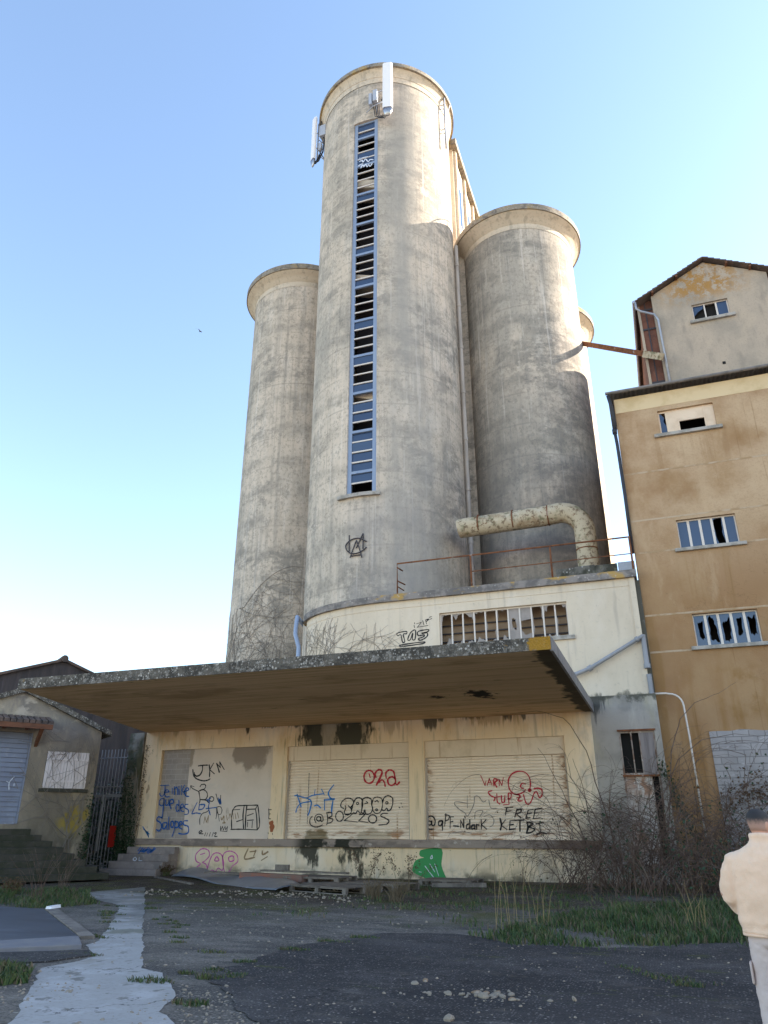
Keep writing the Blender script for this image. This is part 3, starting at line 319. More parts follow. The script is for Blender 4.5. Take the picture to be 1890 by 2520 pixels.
DATA = {"jkm":[[[-18.649,3.957],[-18.582,3.722],[-18.413,3.58],[-18.101,3.497],[-17.877,3.517],[-17.77,3.567]],[[-18.397,4.092],[-18.17,4.111],[-17.923,4.111]],[[-18.188,4.102],[-18.184,3.9],[-18.279,3.731],[-18.445,3.688],[-18.54,3.753],[-18.565,3.831]],[[-17.868,4.125],[-17.82,3.891],[-17.808,3.644]],[[-17.666,4.182],[-17.827,3.922]],[[-17.828,3.929],[-17.585,3.763]],[[-17.355,3.819],[-17.432,3.99],[-17.514,4.163]],[[-17.514,4.163],[-17.329,4.003]],[[-17.329,4.003],[-17.377,4.221]],[[-17.377,4.221],[-17.134,3.921]]],"jenike":[[[-20.18,3.349],[-19.751,3.357]],[[-19.944,3.345],[-19.925,3.065],[-20.003,2.927],[-20.125,2.96],[-20.163,3.038]],[[-19.946,3.081],[-19.715,3.093],[-19.803,3.172],[-19.914,3.127],[-19.916,3.003],[-19.823,2.894],[-19.67,2.908]],[[-19.567,3.23],[-19.548,3.029]],[[-19.47,3.29],[-19.429,2.981]],[[-19.456,3.182],[-19.371,3.273],[-19.301,3.179],[-19.275,2.979]],[[-19.226,3.193],[-19.198,2.978]],[[-19.248,3.302],[-19.231,3.264]],[[-19.128,3.331],[-19.081,2.961]],[[-18.976,3.343],[-19.085,3.145]],[[-19.085,3.145],[-18.909,2.959]],[[-18.982,3.082],[-18.779,3.14],[-18.77,3.217],[-18.884,3.219],[-18.944,3.082],[-18.867,2.928],[-18.711,2.895]],[[-19.953,2.85],[-20.1,2.79],[-20.137,2.637],[-20.007,2.544],[-19.904,2.634],[-19.926,2.849],[-19.91,2.543],[-19.906,2.239],[-19.92,2.058]],[[-19.828,2.787],[-19.822,2.603],[-19.738,2.557],[-19.676,2.663],[-19.673,2.785]],[[-19.673,2.785],[-19.638,2.556]],[[-19.612,2.616],[-19.444,2.66],[-19.48,2.783],[-19.594,2.769],[-19.61,2.601],[-19.529,2.433]],[[-19.162,2.551],[-19.264,2.598],[-19.282,2.446],[-19.209,2.325],[-19.122,2.385]],[[-19.18,2.749],[-19.112,2.309]],[[-19.073,2.445],[-18.928,2.504],[-18.98,2.61],[-19.065,2.535],[-19.023,2.354],[-18.887,2.323]],[[-18.712,2.592],[-18.843,2.579],[-18.847,2.458],[-18.686,2.382],[-18.668,2.232],[-18.834,2.203]],[[-19.924,2.088],[-20.102,2.119],[-20.162,1.999],[-19.952,1.878],[-19.892,1.728],[-19.986,1.579],[-20.129,1.639]],[[-19.685,1.892],[-19.837,1.878],[-19.854,1.728],[-19.748,1.653],[-19.671,1.788]],[[-19.668,1.907],[-19.612,1.639]],[[-19.582,2.117],[-19.576,1.877],[-19.517,1.639]],[[-19.443,1.936],[-19.461,1.787],[-19.373,1.698],[-19.313,1.817],[-19.367,1.936],[-19.443,1.936]],[[-19.257,1.966],[-19.252,1.639],[-19.33,1.373]],[[-19.253,1.936],[-19.117,1.906],[-19.094,1.727],[-19.235,1.713]],[[-19.045,1.787],[-18.921,1.846],[-18.951,1.935],[-19.041,1.905],[-19.037,1.727],[-18.896,1.653]],[[-18.654,1.964],[-18.84,1.949],[-18.823,1.816],[-18.608,1.742],[-18.581,1.521],[-18.797,1.462],[-19.026,1.491]]],"bod":[[[-18.664,3.292],[-18.558,3.198],[-18.28,3.087],[-18.215,3.01]],[[-18.688,3.17],[-18.676,3.323]],[[-18.676,3.323],[-18.51,3.274]],[[-18.218,3.269],[-18.159,3.344],[-18.01,3.357],[-17.945,3.28],[-18.008,3.174],[-18.137,3.146],[-18.226,3.101]],[[-18.261,3.087],[-18.161,2.767],[-18.189,2.617]],[[-18.227,3.117],[-18.024,3.144],[-17.862,3.035],[-17.827,2.884],[-17.925,2.765],[-18.169,2.774]],[[-18.094,2.767],[-17.866,2.734],[-17.745,2.643]],[[-17.508,2.784],[-17.515,2.745],[-17.542,2.714],[-17.585,2.697],[-17.634,2.698],[-17.681,2.716],[-17.715,2.747],[-17.731,2.786],[-17.724,2.825],[-17.696,2.857],[-17.653,2.873],[-17.604,2.873],[-17.557,2.855],[-17.523,2.823],[-17.508,2.784]],[[-17.429,2.984],[-17.357,2.818],[-17.289,2.698],[-17.203,2.578]],[[-17.201,2.921],[-17.167,2.577]],[[-17.356,2.46],[-17.317,2.253],[-17.33,2.033]],[[-17.34,2.475],[-17.176,2.488],[-17.084,2.369],[-17.113,2.222],[-17.219,2.194],[-17.283,2.282],[-17.32,2.46]],[[-17.237,2.194],[-17.165,1.944]],[[-18.059,1.815],[-18.086,2.05],[-17.995,2.228],[-17.817,2.286],[-17.712,2.344]]],"lpt":[[[-18.288,2.663],[-18.393,2.439],[-18.48,2.231],[-18.297,2.259],[-18.07,2.228]],[[-18.166,2.587],[-18.18,2.378]],[[-18.165,2.572],[-17.922,2.57],[-17.98,2.421],[-18.161,2.378]],[[-17.832,2.764],[-17.711,2.672],[-17.728,2.493],[-17.672,2.315],[-17.613,2.181]],[[-17.831,2.42],[-17.356,2.46]],[[-17.283,2.817],[-17.225,2.608],[-17.206,2.786],[-17.157,2.592]],[[-17.758,2.763],[-17.653,2.822]]],"boxe":[[[-16.583,2.366],[-16.61,2.073],[-16.569,1.639]],[[-16.605,1.639],[-16.161,1.645],[-15.421,1.622]],[[-15.421,1.625],[-15.472,2.068],[-15.55,2.387]],[[-16.58,2.336],[-16.451,2.497],[-16.058,2.523],[-15.455,2.532]],[[-15.455,2.532],[-15.371,2.125],[-15.327,1.767],[-15.421,1.622]],[[-16.075,2.508],[-16.096,2.129],[-16.028,1.668]],[[-15.951,2.522],[-15.971,2.128],[-15.95,1.668]],[[-15.939,2.375],[-15.55,2.387]],[[-15.55,2.387],[-15.462,2.532]],[[-15.902,2.143],[-15.643,2.219]],[[-15.887,1.969],[-15.624,1.983]],[[-16.511,2.365],[-16.26,2.378]],[[-16.364,1.927],[-16.103,1.999]],[[-15.654,1.925],[-15.655,1.71]],[[-15.864,1.897],[-15.868,1.739]]],"date":[[[-18.081,1.522],[-17.997,1.595],[-17.92,1.557],[-18.059,1.487],[-17.866,1.476]],[[-17.793,1.406],[-17.751,1.522]],[[-17.7,1.392],[-17.658,1.508]],[[-17.572,1.392],[-17.532,1.523]],[[-17.444,1.378],[-17.397,1.523]],[[-17.358,1.494],[-17.258,1.509],[-17.325,1.387],[-17.208,1.379]]],"crown":[[[-17.084,1.755],[-17.052,1.616]],[[-17.052,1.616],[-17.0,1.749]],[[-17.0,1.749],[-16.944,1.616]],[[-16.944,1.616],[-16.878,1.749]],[[-16.878,1.749],[-16.837,1.625]],[[-16.837,1.625],[-16.77,1.749]],[[-16.77,1.749],[-16.777,1.564]],[[-16.777,1.564],[-17.085,1.581]],[[-17.085,1.581],[-17.084,1.755]]],"ninja":[[[-17.881,1.873],[-17.852,2.108]],[[-17.852,2.108],[-17.767,1.902]],[[-17.767,1.902],[-17.691,2.152]],[[-17.691,2.152],[-17.692,1.887]],[[-17.1,2.09],[-17.046,1.988],[-16.978,2.148]],[[-16.957,2.119],[-16.946,1.929],[-16.88,1.885],[-17.006,1.877]],[[-16.853,2.162],[-16.8,1.987]],[[-16.733,2.045],[-16.696,2.22],[-16.604,2.015]],[[-16.571,2.234],[-16.516,2.029]],[[-16.461,2.218],[-16.41,2.043]],[[-16.356,2.247],[-16.286,2.057]]],"pillar":[[[-14.897,2.393],[-14.868,2.178],[-14.865,2.036],[-14.788,2.021]],[[-14.904,2.35],[-14.783,2.355]],[[-14.876,2.193],[-14.807,2.201]],[[-14.864,1.527],[-14.854,1.485]],[[-14.674,1.499],[-14.661,1.457]],[[-14.867,1.331],[-14.855,1.303]],[[-14.638,1.326],[-14.626,1.298]]],"blot":[[[-14.751,1.879],[-14.708,1.752],[-14.715,1.611]]],"ona":[[[-10.518,3.498],[-10.538,3.398],[-10.596,3.318],[-10.681,3.275],[-10.775,3.276],[-10.861,3.323],[-10.921,3.405],[-10.943,3.507],[-10.923,3.609],[-10.864,3.689],[-10.779,3.733],[-10.684,3.731],[-10.599,3.683],[-10.54,3.6],[-10.518,3.498]],[[-10.731,3.612],[-10.687,3.486]],[[-10.447,3.481],[-10.473,3.638],[-10.325,3.759],[-10.202,3.688],[-10.254,3.509],[-10.429,3.202]],[[-10.324,3.293],[-10.202,3.384],[-10.104,3.289],[-10.073,3.15]],[[-10.027,3.442],[-10.045,3.628],[-9.905,3.734],[-9.731,3.668],[-9.68,3.466],[-9.657,3.281],[-9.803,3.176],[-9.941,3.24],[-9.958,3.41],[-9.801,3.484],[-9.687,3.429]],[[-9.664,3.25],[-9.589,3.203],[-9.492,3.293]]],"bluetag":[[[-13.883,2.864],[-13.752,2.863],[-13.375,2.779],[-13.082,2.87],[-12.643,2.92]],[[-13.773,2.91],[-13.666,2.657],[-13.574,2.452]],[[-13.794,2.251],[-13.747,2.407],[-13.588,2.577],[-13.147,2.651]],[[-13.375,2.779],[-13.147,2.651],[-13.189,2.34],[-13.271,2.124]],[[-12.998,3.073],[-13.028,2.9]],[[-12.722,3.085],[-12.598,2.879]],[[-13.011,2.478],[-12.884,2.508],[-12.734,2.407]],[[-12.208,3.233],[-12.373,3.048],[-12.424,2.923],[-12.346,2.766],[-12.273,2.734]],[[-12.599,2.707],[-12.164,2.739]],[[-12.598,2.67],[-12.163,2.708]],[[-12.581,2.707],[-12.568,2.335]],[[-12.217,2.703],[-12.262,2.394],[-12.255,2.149]]],"tabba":[[[-11.76,2.375],[-11.887,2.453],[-11.855,2.606],[-11.697,2.727],[-11.518,2.741],[-11.374,2.647],[-11.39,2.509],[-11.476,2.418]],[[-11.709,2.482],[-11.682,2.39],[-11.739,2.237],[-11.648,2.146],[-11.5,2.181],[-11.439,2.327],[-11.584,2.48]],[[-11.439,2.296],[-11.39,2.509],[-11.269,2.722],[-11.11,2.751],[-11.003,2.658],[-11.001,2.445],[-11.068,2.203],[-11.185,2.294],[-11.261,2.204],[-11.367,2.22]],[[-11.15,2.553],[-11.154,2.536],[-11.167,2.522],[-11.185,2.514],[-11.205,2.515],[-11.224,2.522],[-11.237,2.536],[-11.242,2.554],[-11.237,2.571],[-11.225,2.585],[-11.207,2.592],[-11.186,2.592],[-11.168,2.584],[-11.155,2.57],[-11.15,2.553]],[[-11.018,2.445],[-10.986,2.688],[-10.811,2.763],[-10.635,2.684],[-10.617,2.502],[-10.581,2.35],[-10.667,2.2],[-10.84,2.171],[-10.894,2.323],[-10.945,2.202],[-11.033,2.233]],[[-10.897,2.55],[-10.774,2.57],[-10.845,2.62]],[[-10.6,2.532],[-10.548,2.714],[-10.392,2.773],[-10.218,2.71],[-10.184,2.558],[-10.201,2.377],[-10.286,2.228],[-10.459,2.199],[-10.563,2.29]],[[-10.478,2.607],[-10.392,2.651],[-10.35,2.59]],[[-10.38,2.319],[-10.384,2.304],[-10.394,2.293],[-10.409,2.287],[-10.426,2.287],[-10.442,2.293],[-10.452,2.305],[-10.456,2.319],[-10.452,2.334],[-10.442,2.345],[-10.427,2.351],[-10.41,2.351],[-10.394,2.345],[-10.384,2.333],[-10.38,2.319]],[[-10.184,2.558],[-10.115,2.739],[-9.959,2.813],[-9.788,2.735],[-9.771,2.554],[-9.841,2.345],[-9.96,2.286],[-10.012,2.376],[-10.115,2.287],[-10.183,2.317]],[[-9.96,2.562],[-9.964,2.545],[-9.977,2.531],[-9.995,2.524],[-10.014,2.524],[-10.032,2.532],[-10.045,2.546],[-10.049,2.563],[-10.045,2.58],[-10.032,2.593],[-10.014,2.601],[-9.994,2.6],[-9.977,2.593],[-9.964,2.579],[-9.96,2.562]],[[-9.437,2.55],[-9.424,2.52]],[[-9.517,2.408],[-9.5,2.384]],[[-9.398,2.43],[-9.385,2.407]]],"bollos":[[[-12.716,2.014],[-12.723,1.979],[-12.746,1.952],[-12.78,1.937],[-12.819,1.937],[-12.855,1.952],[-12.88,1.98],[-12.89,2.014],[-12.883,2.049],[-12.859,2.077],[-12.825,2.092],[-12.786,2.092],[-12.751,2.076],[-12.726,2.048],[-12.716,2.014]],[[-12.722,2.09],[-12.702,1.937],[-12.619,1.952],[-12.651,2.121],[-12.798,2.183],[-12.942,2.122],[-12.972,1.984],[-12.913,1.877]],[[-13.08,2.107],[-13.174,2.0],[-13.148,1.816],[-12.962,1.725],[-12.781,1.74],[-12.639,1.8]],[[-12.474,2.242],[-12.424,2.028],[-12.459,1.8]],[[-12.474,2.227],[-12.286,2.241],[-12.254,2.119],[-12.413,2.043]],[[-12.413,2.043],[-12.207,1.997],[-12.276,1.89],[-12.443,1.854]],[[-11.771,2.101],[-11.785,2.025],[-11.828,1.964],[-11.891,1.93],[-11.963,1.93],[-12.028,1.964],[-12.074,2.026],[-12.092,2.103],[-12.078,2.179],[-12.035,2.24],[-11.972,2.274],[-11.9,2.274],[-11.835,2.239],[-11.789,2.177],[-11.771,2.101]],[[-11.666,2.176],[-11.366,2.199]],[[-11.366,2.199],[-11.732,1.949]],[[-11.732,1.949],[-11.186,1.897]],[[-11.12,2.158],[-10.875,2.172]],[[-10.875,2.172],[-11.144,1.932]],[[-11.144,1.932],[-10.768,1.881]],[[-10.413,2.005],[-10.429,1.943],[-10.475,1.893],[-10.541,1.866],[-10.615,1.866],[-10.681,1.894],[-10.728,1.944],[-10.745,2.006],[-10.729,2.068],[-10.683,2.118],[-10.617,2.145],[-10.543,2.145],[-10.476,2.117],[-10.43,2.067],[-10.413,2.005]],[[-9.978,2.19],[-10.149,2.197],[-10.252,2.108],[-10.046,2.018],[-9.917,1.929],[-10.012,1.817]],[[-10.012,1.817],[-10.32,1.79]]],"varn":[[[-6.343,3.454],[-6.204,3.116]],[[-6.204,3.116],[-6.159,3.26]],[[-6.118,3.122],[-6.031,3.344]],[[-6.031,3.344],[-5.944,3.119]],[[-6.076,3.207],[-5.965,3.205]],[[-5.871,3.1],[-5.865,3.323],[-5.734,3.297],[-5.836,3.196],[-5.771,3.047]],[[-5.676,3.097],[-5.68,3.32]],[[-5.68,3.32],[-5.584,3.102]],[[-5.584,3.102],[-5.512,3.368]],[[-4.602,2.893],[-4.547,3.145],[-4.582,3.383],[-4.733,3.54],[-4.948,3.572],[-5.173,3.498],[-5.312,3.33],[-5.344,3.125],[-5.285,2.92],[-5.13,2.8],[-4.949,2.814],[-4.8,2.879],[-4.742,2.946]],[[-4.727,3.131],[-4.833,3.167],[-4.913,3.067],[-4.863,2.998],[-4.81,2.997]],[[-4.546,2.926],[-4.552,2.907],[-4.566,2.892],[-4.585,2.884],[-4.606,2.884],[-4.624,2.893],[-4.636,2.908],[-4.639,2.927],[-4.633,2.946],[-4.619,2.961],[-4.599,2.969],[-4.579,2.969],[-4.561,2.96],[-4.549,2.945],[-4.546,2.926]],[[-5.963,2.931],[-6.095,2.881],[-6.009,2.761],[-5.866,2.691],[-5.909,2.584]],[[-5.785,2.826],[-5.783,2.556],[-5.696,2.481]],[[-5.865,2.708],[-5.681,2.723]],[[-5.624,2.756],[-5.619,2.554],[-5.528,2.553],[-5.497,2.754]],[[-5.362,2.477],[-5.365,2.82],[-5.257,2.802],[-5.303,2.668],[-5.395,2.645]],[[-5.571,2.446],[-5.37,2.467]],[[-5.13,2.8],[-4.954,2.747],[-5.038,2.581],[-4.887,2.579]],[[-5.067,2.682],[-4.922,2.697]],[[-4.826,2.779],[-4.757,2.511],[-4.653,2.47],[-4.556,2.576],[-4.449,2.807],[-4.354,2.873],[-4.265,2.672],[-4.168,2.77],[-4.172,2.937],[-4.291,2.989],[-4.436,2.968]]],"free":[[[-5.52,2.119],[-5.458,2.351]],[[-5.504,2.358],[-5.24,2.366]],[[-5.477,2.228],[-5.313,2.25]],[[-5.183,2.051],[-5.102,2.282]],[[-5.102,2.282],[-4.944,2.294],[-4.976,2.199],[-5.133,2.16]],[[-5.133,2.16],[-4.979,2.011]],[[-4.795,2.01],[-4.697,2.263]],[[-4.697,2.263],[-4.518,2.294]],[[-4.749,2.141],[-4.588,2.173]],[[-4.803,2.0],[-4.645,2.026]],[[-4.531,1.999],[-4.447,2.294]],[[-4.447,2.294],[-4.234,2.325]],[[-4.483,2.163],[-4.323,2.178]],[[-4.549,1.99],[-4.295,2.008]],[[-5.719,2.004],[-5.686,1.79],[-5.732,1.626]],[[-5.531,1.954],[-5.687,1.773]],[[-5.687,1.773],[-5.498,1.636]],[[-5.364,1.92],[-5.408,1.642]],[[-5.409,1.636],[-5.204,1.659]],[[-5.364,1.92],[-5.191,1.936]],[[-5.388,1.783],[-5.254,1.805]],[[-5.174,1.93],[-4.863,1.952]],[[-5.013,1.936],[-5.039,1.587]],[[-4.77,1.87],[-4.749,1.691],[-4.814,1.523]],[[-4.77,1.87],[-4.569,1.837],[-4.729,1.717]],[[-4.729,1.717],[-4.514,1.642],[-4.655,1.545],[-4.814,1.523]],[[-4.458,1.82],[-4.202,1.868]],[[-4.334,1.836],[-4.319,1.514]],[[-4.468,1.475],[-4.307,1.53],[-4.129,1.508]],[[-3.866,1.974],[-3.856,1.941]],[[-3.933,1.851],[-3.921,1.825]],[[-3.806,1.841],[-3.798,1.816]]],"ndark":[[[-8.266,1.855],[-8.274,1.826],[-8.296,1.802],[-8.327,1.789],[-8.361,1.789],[-8.392,1.802],[-8.413,1.826],[-8.419,1.855],[-8.411,1.885],[-8.389,1.909],[-8.358,1.922],[-8.324,1.922],[-8.293,1.908],[-8.273,1.885],[-8.266,1.855]],[[-8.256,1.93],[-8.245,1.777],[-8.153,1.794],[-8.129,1.946],[-8.203,2.066],[-8.337,2.084],[-8.436,1.964],[-8.459,1.794],[-8.386,1.659],[-8.195,1.652]],[[-7.855,1.929],[-7.978,1.912],[-8.0,1.794],[-7.917,1.77],[-7.844,1.922]],[[-7.84,1.928],[-7.862,1.619]],[[-7.774,1.753],[-7.714,2.165]],[[-7.754,2.132],[-7.592,2.097],[-7.634,1.962],[-7.749,1.921]],[[-7.569,1.686],[-7.547,2.063]],[[-7.548,2.056],[-7.434,2.062]],[[-7.554,1.887],[-7.459,1.904]],[[-7.435,1.759],[-7.259,1.742]],[[-7.175,1.702],[-7.165,1.943]],[[-7.165,1.943],[-7.063,1.709]],[[-7.063,1.709],[-7.051,1.986]],[[-7.009,2.077],[-6.993,2.02]],[[-6.872,1.818],[-6.948,1.785],[-6.954,1.659],[-6.86,1.685]],[[-6.829,1.959],[-6.832,1.652]],[[-6.681,1.791],[-6.764,1.758],[-6.769,1.659],[-6.676,1.675]],[[-6.663,1.791],[-6.651,1.652]],[[-6.585,1.652],[-6.589,1.791],[-6.498,1.785]],[[-6.404,1.957],[-6.42,1.652]],[[-6.232,1.957],[-6.402,1.791]],[[-6.402,1.791],[-6.23,1.652]]],"ghost":[[[-6.915,2.517],[-7.289,2.572],[-7.376,2.504],[-7.224,2.332],[-7.004,2.195],[-6.897,2.086],[-6.656,2.463],[-6.605,2.735],[-6.456,2.733],[-6.316,2.561],[-6.196,2.594]],[[-6.884,2.773],[-6.896,2.357]],[[-6.091,2.626],[-6.033,2.356],[-5.826,2.338]],[[-6.642,1.985],[-6.593,2.226],[-6.333,2.258],[-6.454,2.057]],[[-6.307,2.057],[-6.083,2.122],[-5.947,1.955],[-5.993,1.79],[-6.106,1.718]],[[-7.481,1.525],[-7.107,1.559],[-6.776,1.52]]],"tas":[[[-9.607,9.099],[-9.232,9.142],[-9.208,9.041],[-9.351,9.028],[-9.288,8.729],[-9.39,8.712],[-9.454,9.012],[-9.592,8.989],[-9.607,9.099]],[[-9.161,8.792],[-9.03,9.075],[-8.826,9.156],[-8.847,8.791],[-8.958,8.79],[-8.944,9.043],[-9.049,8.783],[-9.161,8.792]],[[-8.287,9.135],[-8.7,9.096],[-8.704,8.925],[-8.453,8.929],[-8.479,8.858],[-8.706,8.789],[-8.597,8.722],[-8.344,8.847],[-8.326,9.001],[-8.561,9.001],[-8.289,9.057],[-8.287,9.135]],[[-9.442,8.595],[-8.509,8.642],[-8.55,8.573],[-9.392,8.532],[-9.442,8.595]]],"izip":[[[-8.856,9.47],[-8.851,9.43]],[[-8.878,9.358],[-8.859,9.272]],[[-8.77,9.423],[-8.567,9.464]],[[-8.567,9.464],[-8.737,9.272]],[[-8.737,9.272],[-8.283,9.306]],[[-8.5,9.523],[-8.453,9.345]],[[-8.388,9.547],[-8.342,9.375]],[[-8.388,9.547],[-8.236,9.573],[-8.36,9.475]],[[-8.209,9.645],[-8.134,9.663]],[[-8.187,9.559],[-8.116,9.582]]],"eap":[[[-17.855,0.079],[-17.94,0.255],[-17.792,0.384],[-18.0,0.484],[-18.04,0.714],[-17.788,0.923],[-17.488,0.874],[-17.42,0.669],[-17.608,0.488],[-17.7,0.436],[-17.529,0.362],[-17.462,0.161],[-17.625,0.058],[-17.855,0.079]],[[-17.83,0.716],[-17.639,0.769]],[[-17.469,0.11],[-17.357,0.568],[-17.184,0.774],[-16.89,0.736],[-16.755,0.474],[-16.77,0.172],[-16.969,0.244],[-17.084,0.117],[-17.237,0.175],[-17.37,0.087],[-17.469,0.11]],[[-17.157,0.509],[-16.964,0.511],[-17.074,0.647],[-17.157,0.509]],[[-16.669,0.113],[-16.8,0.473],[-16.764,0.762],[-16.485,0.856],[-16.188,0.732],[-16.121,0.481],[-16.341,0.328],[-16.451,0.152],[-16.602,0.085],[-16.669,0.113]],[[-16.528,0.628],[-16.354,0.68],[-16.296,0.53],[-16.483,0.492],[-16.528,0.628]]],"rustmarks":[[[-15.701,0.939],[-15.828,0.585],[-15.395,0.64]],[[-15.599,0.839],[-15.351,0.866]],[[-15.353,0.891],[-15.43,0.69]],[[-15.071,0.868],[-15.031,0.744],[-14.823,0.845]],[[-15.078,0.544],[-14.841,0.671]]],"bluearrow":[[[-20.72,1.735],[-20.429,1.437]],[[-20.55,1.545],[-20.382,1.357]],[[-20.445,1.545],[-20.38,1.341]],[[-20.672,1.653],[-20.363,1.464]]],"green":[[[-8.556,0.975],[-7.858,1.006],[-7.881,0.511],[-7.81,0.262],[-7.697,0.003],[-7.857,-0.062],[-8.144,-0.068],[-8.539,0.062],[-8.939,0.231],[-8.951,0.402],[-8.859,0.594],[-8.673,0.679],[-8.525,0.706],[-8.671,0.756],[-8.691,0.871],[-8.556,0.975]]],"greenline":[[[-8.494,0.44],[-8.282,0.191],[-8.141,0.038]],[[-8.31,0.506],[-8.135,0.256]],[[-8.718,0.247],[-8.63,0.236]],[[-8.222,0.792],[-8.21,0.697],[-8.283,0.684],[-8.222,0.792]],[[-8.128,0.508],[-7.994,0.134]]],"emblem":[[[0.48,13.883],[0.323,13.971],[0.193,14.051],[0.047,14.09],[-0.131,14.092],[-0.327,14.033],[-0.48,13.933],[-0.563,13.786],[-0.52,13.603],[-0.407,13.461],[-0.253,13.372],[-0.074,13.348],[0.13,13.381],[0.329,13.476],[0.476,13.607]],[[-0.386,14.301],[-0.377,13.463]],[[0.298,14.296],[-0.019,13.602]],[[0.305,14.296],[0.307,13.536]],[[-0.046,13.941],[-0.325,13.173]],[[-0.025,13.997],[0.112,13.629],[0.255,13.123]],[[-0.311,13.251],[0.175,13.249]]],"glasstag":[[[-12.346,38.622],[-12.032,38.67],[-11.767,38.63]],[[-12.294,38.433],[-12.129,38.496],[-12.06,38.301],[-11.898,38.491],[-11.73,38.216],[-11.6,38.333],[-11.403,38.236]],[[-12.355,38.119],[-12.059,38.174],[-12.187,37.887]],[[-12.059,38.174],[-11.99,37.896],[-11.893,38.068],[-11.792,37.821],[-11.695,37.951],[-11.596,37.787],[-11.467,37.988]],[[-12.265,38.718],[-12.194,38.394]]],"housetag":[[[2.945,3.452],[3.075,3.244],[3.039,2.998]],[[3.084,3.244],[3.18,3.286]],[[2.9,3.204],[2.896,3.137]]]}

# ------------------------------------------------------------------ sky, sun, camera
SUN_EL, SUN_AZ = R(25.5), R(56.5)                     # azimuth clockwise from +Y
w = bpy.data.worlds.new('World'); bpy.context.scene.world = w; w.use_nodes = True
sky = w.node_tree.nodes.new('ShaderNodeTexSky'); sky.sky_type = 'NISHITA'; sky.sun_disc = False
sky.sun_elevation = SUN_EL; sky.sun_rotation = SUN_AZ; sky.altitude = 100; sky.air_density = 1.0; sky.dust_density = .4; sky.ozone_density = .45
bg = w.node_tree.nodes['Background']; bg.inputs[1].default_value = .12
w.node_tree.links.new(sky.outputs[0], bg.inputs[0])
sd = bpy.data.lights.new('sun', 'SUN'); sd.energy = 4.6; sd.angle = R(.5); sd.color = (1, .93, .80)
so = bpy.data.objects.new('sun', sd); C.objects.link(so); so.location = (60, 45, 60)
d = Vector((math.sin(SUN_AZ)*math.cos(SUN_EL), math.cos(SUN_AZ)*math.cos(SUN_EL), math.sin(SUN_EL)))
so.rotation_euler = d.to_track_quat('Z', 'Y').to_euler()
cd = bpy.data.cameras.new('camera'); co = bpy.data.objects.new('camera', cd); C.objects.link(co)
co.location = (0, 0, 1.65); co.rotation_euler = (R(90+23.3), 0, R(19.75))
cd.sensor_fit = 'VERTICAL'; cd.sensor_height = 24; cd.lens = 24*1812/2520; cd.clip_end = 3000; cd.clip_start = .05
sc = bpy.context.scene; sc.camera = co
sc.view_settings.view_transform = 'Standard'; sc.view_settings.look = 'None'; sc.view_settings.gamma = 1; sc.view_settings.exposure = 1.98

# ------------------------------------------------------------------ paint strokes
def smooth(pts, k=5):
    if len(pts) < 3: return pts
    out = []
    closed = pts[0] == pts[-1]
    for i in range(len(pts)-1):
        p1, p2 = pts[i], pts[i+1]
        p0 = pts[i-1] if i > 0 else (pts[-2] if closed else p1); p3 = pts[i+2] if i+2 < len(pts) else (pts[1] if closed else p2)
        for j in range(k):
            t = j/k
            out.append(tuple(.5*(2*p1[a] + (p2[a]-p0[a])*t + (2*p0[a]-5*p1[a]+4*p2[a]-p3[a])*t*t + (3*p1[a]-p0[a]-3*p2[a]+p3[a])*t**3) for a in (0,1)))
    return out + [pts[-1]]
def stroke(mb, pts, wd, surf):
    """a flat line of paint: pts in wall coordinates (u, z), surf maps them to 3-D"""
    n = len(pts)
    L, Rr = [], []
    for i, p in enumerate(pts):
        a, b = pts[max(0,i-1)], pts[min(n-1,i+1)]; dx, dz = b[0]-a[0], b[1]-a[1]; q = math.hypot(dx, dz) or 1
        ww = wd*(1+.22*math.sin(i*.9+p[0]*31)); nx, nz = -dz/q*ww/2, dx/q*ww/2; ex = 0
        if i == 0: ex = -wd*.35
        if i == n-1: ex = wd*.35
        cx, cz = p[0]+dx/q*ex, p[1]+dz/q*ex
        if i in (0, n-1): nx *= .7; nz *= .7
        L.append(surf(cx+nx, cz+nz)); Rr.append(surf(cx-nx, cz-nz))
    mb.add(L + Rr, [(i, i+1, n+i+1, n+i) for i in range(n-1)])
def graffiti(key, surf, ink, wd, parent, label):
    mb = MB()
    for s in DATA[key]: stroke(mb, smooth([tuple(p) for p in s]), wd*(.85+.3*rnd.random()), surf)
    return pl(mb.build('graffiti', M[ink], parent), label)
def onplane(y): return lambda u, z: (u, y, z)

# ------------------------------------------------------------------ warehouse with the dock
YF = 28.0
W = thing('warehouse', 'cream two storey warehouse with a deep concrete canopy over its graffitied loading dock', 'warehouse', (-11, 28, 0))
ops = [(-20.2,-14.85,1.3,4.77), (-14.2,-9.05,1.3,4.72), (-8.45,-3.2,1.3,4.73)]
MB().wall(-21.1, -2.2, -.2, 5.53, YF, YF+.45, ops).build('dock_wall', M['dock'], W)
MB().wall(-2.2, .097, -.2, 6.05, YF+.05, YF+.45, [(-1.32,-.12,.5,4.8)]).build('side_wall', M['greywall'], W)
MB().box(-21.1, -20.7, YF+.45, 44, -.2, 5.53).box(-20.7, 0, 43.7, 44, -.2, 5.5).box(-.2, .03, YF+.45, 43.7, -.2, 5.5).build('rear_wall', M['greywall'], W)
MB().box(-21.1, -.0, YF+.46, 44, 5.535, 5.8).build('flat_roof', M['coping'], W)
lb = MB().box(-20.95, -18.7, YF-.13, YF, 1.06, 1.295).box(-18.7, -2.25, YF-.17, YF, 1.03, 1.30)
lb.build('dock_ledge', M['ledge'], W, bevel=.015)
can = MB().prism([(-17.95,17.46), (-2.13,17.46), (-2.13,28.0), (-21.07,28.0)], 5.53, 5.80).build('canopy', M['soffit'], W)
